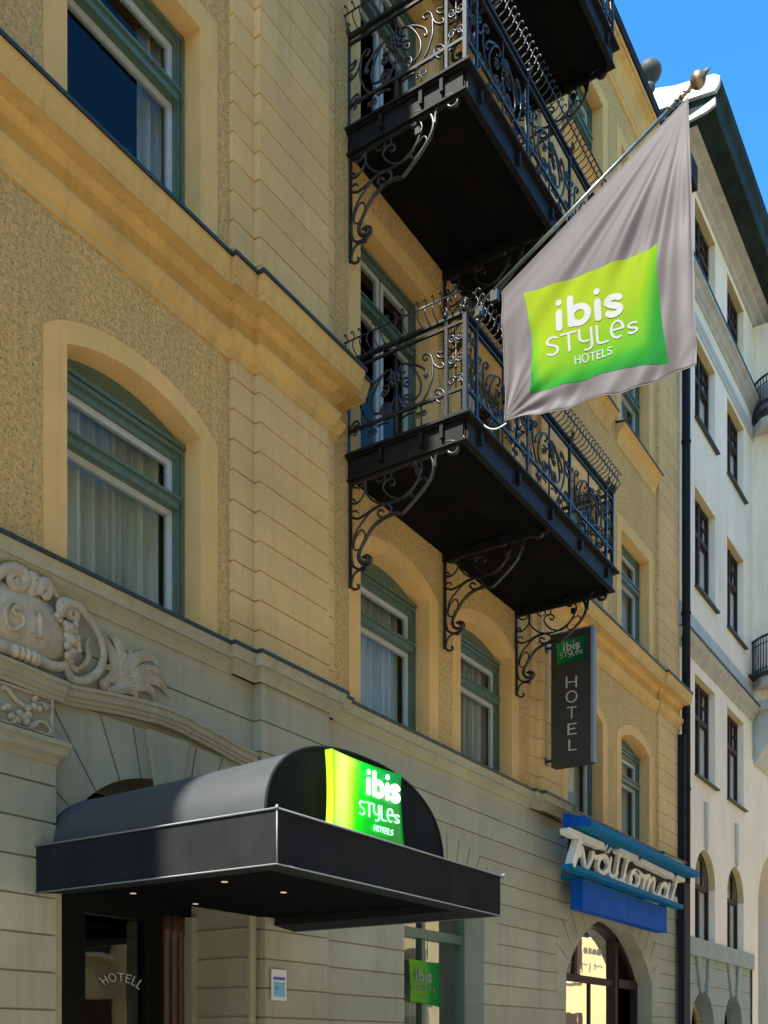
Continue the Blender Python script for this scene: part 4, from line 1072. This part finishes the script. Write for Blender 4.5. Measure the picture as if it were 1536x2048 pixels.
stroke([(572, 398), (598, 365)], .05, 0); stroke([(610, 425), (636, 392)], .05, 0)
stroke([(695, 412), (865, 500)], .09, 0, .13); stroke([(750, 395), (735, 470)], .05, 0); stroke([(830, 435), (815, 505)], .05, 0)
stroke([(905, 525), (1235, 680)], .09, 0, .13); stroke([(1275, 690), (1345, 722)], .08, 0, .13); stroke([(1325, 655), (1318, 700)], .04, 0)
tvp(w.build('script_letters', M_chan))

# ================================================================== SMALL PLATES
w = MB(); w.box(7.83, 8.06, -.125, -.1135, 2.035, 2.337); pl = w.build('info_plate', mat('white enamel', (.72, .74, .74), .4)); 
tag(pl, 'small white and light blue notice plate on the stone pier under the canopy', 'sign')
w = MB(); w.box(7.855, 8.035, -.128, -.1255, 2.235, 2.265); w.build('blue_bar', mat('deep blue print', (.02, .12, .42), .5), pl)
w = MB(); w.box(7.855, 8.035, -.128, -.1255, 2.07, 2.215); w.build('blue_field', mat('light blue print', (.16, .48, .66), .5), pl)
w = MB()
w.tube([(7.90+.018*math.cos(a*.52), -.129, 2.155+.02*math.sin(a*.52)) for a in range(12)], .004, 5, True)
text(w, 'I', lambda u, v, h: (7.89+u*.02, -.129-h, 2.10+v*.02), .2, .001)
w.build('symbol', mat('grey print', (.12, .14, .14), .5), pl)

WS = empty('window_pillow_sign', (11.5, .25, 2.4)); tag(WS, 'green pillow shaped sign inside the arched window beside the canopy', 'sign')
def wsp(o): o.parent = WS; o.matrix_parent_inverse = Matrix.Translation((-11.5, -.25, -2.4)); return o
def fw_(x, y, bulge): X, Z = uy(x, y, .30); return (X, .28-.03*bulge**.5, Z)
G4 = [(0, (.16, .36, .02)), (.5, (.08, .33, .02)), (.62, (.01, .22, .02)), (1, (.0, .14, .02))]
pb, cols = pillow((815, 1916), (878, 1926), (879, 2015), (818, 2004), .05, fw_, lambda u, v: grad(u, G4), 14, lambda p: (p[0], .295, p[2]))
wsp(pb.build('pillow', M_print, None, cols))
def onw(px, py, h): X, Z = uy(px, py, .248); return (X, .246-h, Z)
w = MB(); text(w, 'ibis', pxmap((829, 1962), (34, 5), (0, -25), twidth('ibis'), onw), .20, .004)
text(w, 'STyLes', pxmap((824, 1979), (46, 7), (0, -13), twidth('STyLes'), onw), .09, .004); text(w, 'HOTElS', pxmap((838, 1995), (17, 2), (0, -4), twidth('HOTElS'), onw), .14, .003)
wsp(w.build('letters', M_piping)); w = MB(); w.tube([(11.49, .285, 2.7), (11.49, .285, 3.0)], .004, 5); wsp(w.build('hanging_wire', M_iron))

# ================================================================== FLAGPOLE AND FLAG
FX = 9.65
A = Vector((FX, *ux(958, 612, FX))); B = Vector((FX, *ux(1388, 168, FX))); ax = (B-A).normalized()
FP = empty('flagpole', A); tag(FP, 'slanting steel flagpole with bronze bud finial on the balcony corner', 'flagpole')
def fpp(o): o.parent = FP; o.matrix_parent_inverse = Matrix.Translation(-A); return o
w = MB(); w.tube([A-ax*.12, B-ax*.12], .019, 12); fpp(w.build('pole', M_chrome))
w = MB(); w.lathe(B-ax*.14, ax, [(.026, 0), (.026, .02), (.018, .03), (.022, .05), (.016, .07), (.022, .09), (.018, .11), (.045, .125), (.068, .15), (.076, .18), (.070, .21), (.050, .235), (.030, .25), (.022, .27), (.010, .30), (.003, .31)], 20)
w.tube([B-ax*.14+Vector((.024*math.cos(i*.9), 0, 0))+ax.cross(Vector((1, 0, 0)))*.024*math.sin(i*.9)+ax*(-.16+i*.012) for i in range(22)], .006, 5)
fpp(w.build('finial', M_bronze))
w = MB()
for t in (.02, .22):
    p = A+ax*t; w.tube([p+Vector((-.04, 0, -.02)), p+Vector((.03, 0, .03)), p+Vector((.04, .05, -.03))], .012, 6); w.box(p.x-.03, p.x+.03, p.y-.03, p.y+.05, p.z-.13, p.z-.02)
fpp(w.build('pole_clamp', M_iron))
TLf, TRf, BRf, BLf = ux(1003, 584, FX), ux(1376, 196, FX), ux(1393, 728, FX), ux(1013, 846, FX)
def disp(y, z):
    dy_, dz_ = TRf[0]-y, TRf[1]-z
    r = math.hypot(dy_, dz_); th = math.atan2(-dy_, dz_)       # angle from straight down, towards the wall
    env = min(1, r/1.1)
    d = .030*env*math.sin(th*19+.8*math.sin(r*1.7))+.018*env*math.sin(th*41+1.0+r*.8)
    d += .035*min(1, r/2)*math.sin(th*6.+.5)
    ly, lz = y-BLf[0], z-BLf[1]; rl_ = math.hypot(ly, lz); t2 = math.atan2(lz, -ly)
    d += .018*math.exp(-(rl_/.9)**2)*math.sin(t2*17)*min(1, rl_/.2)
    d += .012*math.exp(-((z-BLf[1])/.22)**2)*math.sin(y*21+z*16)+.008*math.sin(y*4+z*9)
    q1, q2 = (y+2.62)/.62, (z-8.72)/.50
    return .62*d*(1-.75*math.exp(-(q1*q1+q2*q2)**2))
fl = MB(); NU, NV = 110, 110; idx = {}
for j in range(NV+1):
    for i in range(NU+1):
        u, v = i/NU, j/NV
        t = Vector(TLf).lerp(Vector(TRf), u); bt = Vector(BLf).lerp(Vector(BRf), u)
        bt.y += -.035*math.sin(PI*u)+.012*math.sin(u*17)
        p = t.lerp(bt, v)
        idx[i, j] = fl.vert((FX+disp(p.x, p.y)*(1-.9*(1-v)**6), p.x, p.y))
for j in range(NV):
    for i in range(NU): fl.face((idx[i, j], idx[i+1, j], idx[i+1, j+1], idx[i, j+1]), True)
FL = empty('flag', (FX, TLf[0], TLf[1])); tag(FL, 'taupe satin hotel flag with green pillow emblem hanging from the pole', 'flag')
def flp(o): o.parent = FL; o.matrix_parent_inverse = Matrix.Translation((-FX, -TLf[0], -TLf[1])); return o
cl = fl.build('cloth', M_cloth); flp(cl); so = cl.modifiers.new('thickness', 'SOLIDIFY'); so.thickness = .002
hm = MB()
ed = [fl.v[idx[i, NV]] for i in range(NU+1)]; hm.tube(ed, .004, 4); hm.tube([fl.v[idx[0, j]] for j in range(NV+1)], .004, 4); hm.tube([fl.v[idx[i, 0]] for i in range(NU+1)], .005, 4); hm.tube([fl.v[idx[NU, j]] for j in range(NV+1)], .004, 4)
flp(hm.build('hem', mat('pale hem', (.16, .14, .14), .6)))
def fsurf(y, z, h):
    # v on the flag, for the fade of the folds near the pole
    u = (y-TLf[0])/(TRf[0]-TLf[0]); zt_ = TLf[1]+(TRf[1]-TLf[1])*u; zb2 = BLf[1]+(BRf[1]-BLf[1])*u; v = max(0, min(1, (zt_-z)/(zt_-zb2)))
    e = .02
    return (FX+disp(y, z)*(1-.9*(1-v)**6)-h, y, z)
def ff(px, py, bulge): y, z = ux(px, py, FX); return fsurf(y, z, .004)
c5 = lambda p: (p[0]/3+960, p[1]/3+450)
G5 = [(0, (.165, .225, .0)), (.30, (.145, .225, .0)), (.55, (.075, .21, .002)), (.8, (.012, .165, .006)), (1, (.0, .11, .012))]
def cf(u, v):
    e = min(u, 1-u, v, 1-v); t = .10+.75*(v-.25)+.25*(u-.3)
    if v > .8: t += .25*(v-.8)/.2
    if u > .85: t += .45*(u-.85)/.15
    if u < .08: t += .35*(.08-u)/.08
    return grad(t, G5)
pb, cols = pillow(c5((268, 418)), c5((1068, 112)), c5((1125, 808)), c5((312, 1022)), .055, ff, cf, 70)
flp(pb.build('pillow_print', M_print, None, cols))
def ffl(px, py, h): y, z = ux(px, py, FX); return fsurf(y, z, .007+h*.4)
def dense(fn): return fn
w = MB()
def gtext(s, O, U, V, wd, track=0.):
    # dense strokes so that the print follows the folds
    x = 0; k2 = 0; wt = twidth(s, track); f = pxmap(c5(O), (U[0]/3, U[1]/3), (V[0]/3, V[1]/3), wt, ffl)
    for ch in s:
        adv, st = gl(ch)
        for p in st:
            P = []
            for a, b_ in zip(p, p[1:]):
                m_ = max(1, int(math.hypot(b_[0]-a[0], b_[1]-a[1])/.12))
                P += [(x+a[0]+(b_[0]-a[0])*q_/m_, a[1]+(b_[1]-a[1])*q_/m_) for q_ in range(m_)]
            P.append((x+p[-1][0], p[-1][1])); ribbon(w, P, wd, f, .002, k2); k2 += 1
        x += adv+track
gtext('ibis', (446, 652), (420, -116), (-10, -185), .20)
gtext('STyLes', (394, 800), (565, -155), (-6, -108), .11)
gtext('HOTElS', (570, 838), (228, -62), (-3, -46), .15, .1)
flp(w.build('print_lettering', M_fletter))
w = MB(); p0 = Vector((FX, *BLf)); pe = Vector((BX0+.05, -BD+.02, 7.86))
pe = Vector((FX-.12, *ux(945, 822, FX-.12)))
pts = [p0.lerp(pe, t)+Vector((0, 0, -.12*math.sin(PI*t))) for t in [i/14 for i in range(15)]]
w.tube(pts, .007, 6); w.tube([pe+Vector((0, .02*math.sin(i), -.012*i)) for i in range(9)], .006, 5)
tag(w.build('cord', M_rope), 'thin white cord tying the lower flag corner to the balcony', 'cord')

# ================================================================== PALE NEIGHBOUR HOUSE
N_ = empty('neighbour_house', (24, 0, 0)); tag(N_, 'pale grey apartment house with dark windows and a green copper eave, right of the downpipe', 'building')
def nb(mb, name, m, par=None):
    o = mb.build(name, m, par or N_)
    if par is None: o.matrix_parent_inverse = Matrix.Translation((-24, 0, 0))
    return o
WX = {'W': (22.28, 23.86), 'V': (24.88, 26.42)}
nop = []; kinds = []
for k_, (a, b_) in WX.items():
    for z0_, z1_ in ((7.42, 9.58), (11.46, 13.60), (15.08, 16.88), (18.05, 19.80)):
        nop.append(opening(a, b_, z0_, z1_, 0)); kinds.append('r')
    nop.append(opening(a, b_, 3.88, 5.12, .78, 16)); kinds.append('a')
gops = [opening(22.2, 23.95, .02, 1.95, .85, 16), opening(24.8, 26.5, .02, 1.95, .85, 16)]
w = MB(); panel(w, 21.06, 27.3, 3.88, 20.2, 0, nop)
nb(w, 'wall', M_wplast)
for o, kd in zip(nop, kinds): w = MB(); reveal(w, o, 0, .40); nb(w, 'window_reveal', M_wplast)
for o, kd in zip(nop, kinds):
    w = MB()
    for (xa, za), (xb, zb) in zip(o['head'], o['head'][1:]): w.poly([(xa, -.001, za-.003), (xa, .40, za-.003), (xb, .40, zb-.003), (xb, -.001, zb-.003)])
    nb(w, 'lintel', M_lint)
for o, kd in zip(nop, kinds):
    f = MB(); xa, xb, zb0 = o['xa'], o['xb'], o['zb']; zt_ = o['head'][0][1]; y = .15
    f.box(xa, xa+.09, y, y+.07, zb0, zt_); f.box(xb-.09, xb, y, y+.07, zb0, zt_); f.box(xa+.09, xb-.09, y+.001, y+.07, zb0, zb0+.09)
    mx = (xa+xb)/2; f.box(mx-.06, mx+.06, y-.01, y+.07, zb0+.09, zt_); hgt = zt_-zb0
    tz = zb0+hgt*(.64 if kd == 'r' else .98); f.box(xa+.09, xb-.09, y-.02, y+.07, tz-.05, tz+.05)
    if kd == 'r':
        f.box(xa+.09, xb-.09, y+.001, y+.07, zt_-.09, zt_)
        for x in (xa+(xb-xa)*.29, xa+(xb-xa)*.71): f.box(x-.015, x+.015, y+.01, y+.06, tz+.05, zt_-.09)
        f.box(xa+.09, xb-.09, y+.01, y+.06, (tz+zt_)/2-.015, (tz+zt_)/2+.015)
    else:
        for (a, z_a), (b_, z_b) in zip(o['head'], o['head'][1:]):
            cxx = mx; g_ = lambda x, z: (cxx+(x-cxx)*.89, zt_+(z-zt_)*.89); A_, B_ = g_(a, z_a), g_(b_, z_b)
            f.poly([(a, y, z_a), (b_, y, z_b), (B_[0], y, B_[1]), (A_[0], y, A_[1])])
        for x in (xa+(xb-xa)*.29, xa+(xb-xa)*.71): f.box(x-.015, x+.015, y+.01, y+.06, tz+.05, zt_+.6)
    fo_ = nb(f, 'window', M_wfr)
    pm = MB(); pm.poly([(x, y+.04, z) for x, z in [(xb, zb0), (xa, zb0)]+o['head']]); pm.build('pane', M_glass, fo_)
    cm = curtain_mb(mx+.05, xb-.05, zb0, zt_ if kd == 'r' else zt_+.3, y+.18, .03, .12, int(xa*7+zb0)); cm.build('curtain', M_curtain, fo_)
for o, kd in zip(nop, kinds):
    if kd == 'r': wf = MB(); wf.box(o['xa']-.04, o['xb']+.10, -.09, .3, o['zb']-.035, o['zb']-.002); nb(wf, 'sill', M_zinc)
for c0 in (23.07, 25.65): w = MB(); w.prism([(c0-.10, 6.95), (c0+.10, 6.95), (c0+.09, 5.98), (c0, 5.90), (c0-.07, 5.98)], lambda u, v: (u, -.001, v), lambda u, v: (u, -.05, v)); nb(w, 'pendant_strip', M_wband)
w = MB(); courses(w, 21.06, 27.3, .05, gops, [.4+.42*k for k in range(8)], 0, 3.52); 
for o in gops: reveal(w, o, .05, .5, False)
w.box(21.06, 27.32, -.05, .04, 3.52, 3.90); nb(w, 'stone_base', M_wbase)
for c0 in (23.08, 25.65):
    for s_ in (-1, 1):
        w = MB()
        w.prism([(c0+s_*.18, 2.75), (c0+s_*.30, 2.75), (c0+s_*.62, 3.52), (c0+s_*.30, 3.52)], lambda u, v: (u, .04, v), lambda u, v: (u, -.01, v))
        nb(w, 'keystone', M_wbase)
w = MB()
for o in gops: w.poly([(x, .42, z) for x, z in [(o['xb'], 0), (o['xa'], 0)]+o['head']])
nb(w, 'dark_recess', M_dark)
w = MB(); o = gops[0]
pt = [(22.3+.02, .02)]+[(p[0]*.9+23.07*.1, p[1]-.25) for p in o['head']]
for (a, za2), (b_, zb2) in zip(pt[1:], pt[2:]): w.tube([(a, .38, za2), (b_, .38, zb2)], .07, 6)
w.tube([(pt[1][0], .38, .02), (pt[1][0], .38, pt[1][1])], .07, 6); w.tube([(pt[-1][0], .38, .02), (pt[-1][0], .38, pt[-1][1])], .07, 6)
nb(w, 'door_frame', M_woodY)
# string courses and eave
w = MB(); sweep(w, [(21.06, 0), (27.3, 0)], [(0, 9.82), (.03, 9.83), (.04, 9.90), (.08, 9.93), (.09, 10.0), (.16, 10.04), (.18, 10.10), (.20, 10.12), (.20, 10.16), (0, 10.17)]); nb(w, 'string_course', M_wcorn)
w = MB(); sweep(w, [(21.06, 0), (27.3, 0)], [(.19, 10.161), (.225, 10.155), (.225, 10.19), (0, 10.19)]); nb(w, 'course_flashing', M_zinc)
w = MB(); w.box(21.06, 27.28, -.035, -.002, 10.192, 10.72); nb(w, 'flashing_band', M_wband)
w = MB(); sweep(w, [(21.06, 0), (27.3, 0)], [(0, 16.98), (.03, 17.0), (.03, 17.12), (.05, 17.14), (.05, 17.24), (.03, 17.25), (0, 17.26)]); nb(w, 'upper_band', M_wband)
w = MB(); sweep(w, [(21.06, 0), (27.3, 0)], [(0, 17.62), (.04, 17.64), (.05, 17.70), (.10, 17.74), (.14, 17.82), (.22, 17.86), (.22, 17.94), (0, 17.97)]); nb(w, 'upper_course', M_wcorn)
w = MB(); sweep(w, [(21.06, 0), (27.3, 0)], [(0, 17.972), (.235, 17.942), (.235, 17.985), (0, 18.01)]); nb(w, 'upper_flashing', M_zinc)
w = MB(); sweep(w, [(21.06, 0), (45, 0)], [(0, 19.95), (.05, 19.97), (.08, 20.06), (.2, 20.12), (.22, 20.2), (.40, 20.24), (0, 20.26)]); nb(w, 'frieze', M_wcorn)
w = MB(); sweep(w, [(21.0, 0), (45, 0)], [(0, 20.26), (.40, 20.24), (.78, 20.28), (.80, 20.34), (.80, 20.62), (.88, 20.72), (.90, 20.86), (.78, 20.96), (0, 21.12), (-2.2, 21.9), (-2.2, 20.3)]); nb(w, 'copper_eave', M_copper)
w = MB()
w.prism([(-.80, 20.62), (-.88, 20.72), (-.90, 20.86), (-.78, 20.96), (-.0, 21.12), (2.2, 21.9), (2.2, 21.0), (0, 20.75)], lambda u, v: (20.99, u, v), lambda u, v: (20.9, u, v))
nb(w, 'gable_flashing', M_paleroof)
w = MB(); w.prism([(-.62, 20.30), (-.80, 20.36), (-.80, 20.5), (-.5, 20.42), (-.2, 20.36), (-.2, 20.28)], lambda u, v: (20.99, u, v), lambda u, v: (20.92, u, v)); nb(w, 'eave_end', M_paleroof)
w = MB(); w.box(21.2, 45, 1.4, 12, 0, 20.6); w.box(21.06, 21.2, .45, 12, 0, 20.2); nb(w, 'core', M_dark)
w = MB(); w.box(21.0, 21.055, .02, 12, 18.9, 20.6); nb(w, 'gable_wall', M_wplast)
# oriel with its small balconies
w = MB(); w.box(27.3, 31.5, -.95, 1.0, 10.3, 19.9); w.box(31.5, 45, 0, 1, 0, 20.2); nb(w, 'oriel', M_wplast)
w = MB(); w.prism([(-.85, 10.3), (-.80, 10.0), (-.55, 9.7), (-.30, 9.2), (-.05, 8.8), (0.4, 8.8), (.4, 10.3)], lambda u, v: (27.4, u, v), lambda u, v: (31.4, u, v)); w.box(27.2, 31.6, -1.05, .02, 10.10, 10.32); nb(w, 'oriel_corbel', M_wband)
arch_op = opening(27.9, 30.9, .02, 5.2, 1.5, 16)
w = MB(); panel(w, 27.3, 31.5, 0, 8.9, .0, [arch_op]); reveal(w, arch_op, 0, 1.2, False); nb(w, 'bay_wall', M_wplast)
w = MB()
def nrail(z, h_, nbars):
    w = MB()
    pts = [(27.24, -.02), (26.95, -.35), (26.85, -.75), (26.95, -1.1), (27.6, -1.3), (30, -1.35)]
    P = smooth([Vector(p) for p in pts], 5)
    for zz, r_ in ((z+.05, .018), (z+h_, .03), (z+h_*.82, .014)): w.tube([(p.x, p.y, zz) for p in P], r_, 6)
    for i, p in enumerate(P):
        w.tube([(p.x, p.y, z+.05), (p.x, p.y, z+h_)], .014, 5); w.tube([(p.x, p.y, z+.1), (p.x, p.y, z+.18)], .028, 5)
        if z > 15 and i+1 < len(P):
            q_ = P[i+1]; mxp = (p+q_)/2
            w.tube([(mxp.x, mxp.y, z+.08+h_*t*.7) for t in (0, .3, .7, 1)], .010, 4); 
            sp = spiral((0, 0), .07, 0, 1.5, .02, 12)
            w.tube([(mxp.x+a*.6, mxp.y+a*.6, z+.35+b_) for a, b_ in sp], .010, 4)
    nb(w, 'balcony_rail', M_iron)
nrail(10.9, .95, 10); nrail(17.35, 1.0, 10)
for z in (10.62, 17.1):
    w = MB(); w.prism([(27.29, -.0), (26.93, -.30), (26.78, -.75), (26.9, -1.2), (27.6, -1.42), (30, -1.45), (30, -.96), (27.29, -.96)], lambda u, v: (u, v, z), lambda u, v: (u, v, z+.22)); nb(w, 'balcony_slab', M_wband)
w = MB(); w.prism([(27.28, -.02), (26.90, -.30), (26.75, -.75), (26.88, -1.22), (27.6, -1.45), (30, -1.48), (30, -1.452), (27.6, -1.425), (26.9, -1.2), (26.78, -.75), (26.93, -.3), (27.29, -.0)][:6]+[(30, -1.0), (27.28, -1.0)], lambda u, v: (u, v, 17.322), lambda u, v: (u, v, 17.38)); nb(w, 'balcony_edge', M_iron)
w = MB(); w.box(26.75, 27.28, -.96, -.02, 10.842, 10.88); nb(w, 'balcony_edge', M_iron)

# ================================================================== HOUSES ACROSS THE STREET (seen only in the glass, and they shape the light)
def block(name, label, x0, x1, y0, y1, h, face, m):
    E_ = empty(name, ((x0+x1)/2, (y0+y1)/2, 0)); tag(E_, label, 'building', None)
    inv = Matrix.Translation((-(x0+x1)/2, -(y0+y1)/2, 0))
    b_ = MB(); b_.box(x0, x1, y0, y1, -.2, h); o = b_.build('wall', m, E_); o.matrix_parent_inverse = inv
    b_ = MB(); b_.box(x0-.3, x1+.3, y0-.3, y1+.3, h+.002, h+.5); o = b_.build('roof', M_roof, E_); o.matrix_parent_inverse = inv
    wb = MB(); tb = MB()
    for lv in range(int(h/3.5)):
        z = 1.2+lv*3.5
        if face == 'y':
            x = x0+1.2
            while x < x1-2: wb.box(x, x+1.2, y1-.05, y1+.03, z, z+1.9); tb.box(x-.12, x+1.32, y1+.001, y1+.12, z-.15, z-.01); x += 2.9
        else:
            y = y0+1.2
            while y < y1-2: wb.box(x0-.03, x0+.05, y, y+1.2, z, z+1.9); tb.box(x0-.12, x0-.001, y-.12, y+1.32, z-.15, z-.01); y += 2.9
    o = wb.build('window', M_wfr, E_); o['kind'] = 'stuff'; o.matrix_parent_inverse = inv
    o = tb.build('sill', M_wcorn, E_); o['kind'] = 'stuff'; o.matrix_parent_inverse = inv
block('street_house', 'cream house on the far side of the street, mirrored in glass', -30, 34, -31, -19, 19, 'y', M_opp)
block('corner_house', 'sunlit yellow house closing the street, mirrored in the shop window', 46, 60, -40, -4.5, 16, 'x', M_opp)

# ================================================================== CAMERA, LIGHT, WORLD
cam = bpy.data.cameras.new('camera'); co = bpy.data.objects.new('camera', cam); COL.objects.link(co)
cam.sensor_fit = 'HORIZONTAL'; cam.sensor_width = 36; cam.lens = F/1536*36
cam.shift_y = (HY-1024)/1536; cam.clip_start = .1; cam.clip_end = 2000
fwd = Vector((VV[0], VV[1], 0)); co.location = (0, -CD, CH)
co.rotation_euler = fwd.to_track_quat('-Z', 'Y').to_euler()
S.camera = co

EL = 52.; KY = .068   # sun elevation; slight lean from behind the facade line
Ldir = Vector((-math.cos(math.radians(EL)), KY*math.sin(math.radians(EL)), math.sin(math.radians(EL)))).normalized()   # towards the sun
sl = bpy.data.lights.new('sun', 'SUN'); sl.energy = 5.0; sl.angle = math.radians(.5); sl.color = (1, .95, .87)
so = bpy.data.objects.new('sun', sl); COL.objects.link(so); so.rotation_euler = Ldir.to_track_quat('Z', 'Y').to_euler(); so.location = (-10, 5, 40)
W_ = bpy.data.worlds.new('World'); S.world = W_; W_.use_nodes = True
nt = W_.node_tree; bg = nt.nodes['Background']; sk = nt.nodes.new('ShaderNodeTexSky'); sk.sky_type = 'NISHITA'; sk.sun_disc = False
sk.sun_elevation = math.asin(Ldir.z); sk.sun_rotation = math.atan2(Ldir.x, Ldir.y); sk.air_density = 1.2; sk.dust_density = .3; sk.ozone_density = 3.0
hs = nt.nodes.new('ShaderNodeHueSaturation'); hs.inputs['Saturation'].default_value = 1.34; hs.inputs['Hue'].default_value = .495; hs.inputs['Value'].default_value = 1.08; nt.links.new(sk.outputs[0], hs.inputs['Color']); nt.links.new(hs.outputs[0], bg.inputs[0]); bg.inputs[1].default_value = .13
S.view_settings.view_transform = 'Standard'; S.view_settings.look = 'None'; S.view_settings.exposure = 1.33; S.view_settings.gamma = 1
S.cycles.max_bounces = 8; S.cycles.diffuse_bounces = 4; S.cycles.transparent_max_bounces = 12
S.cycles.use_denoising = True
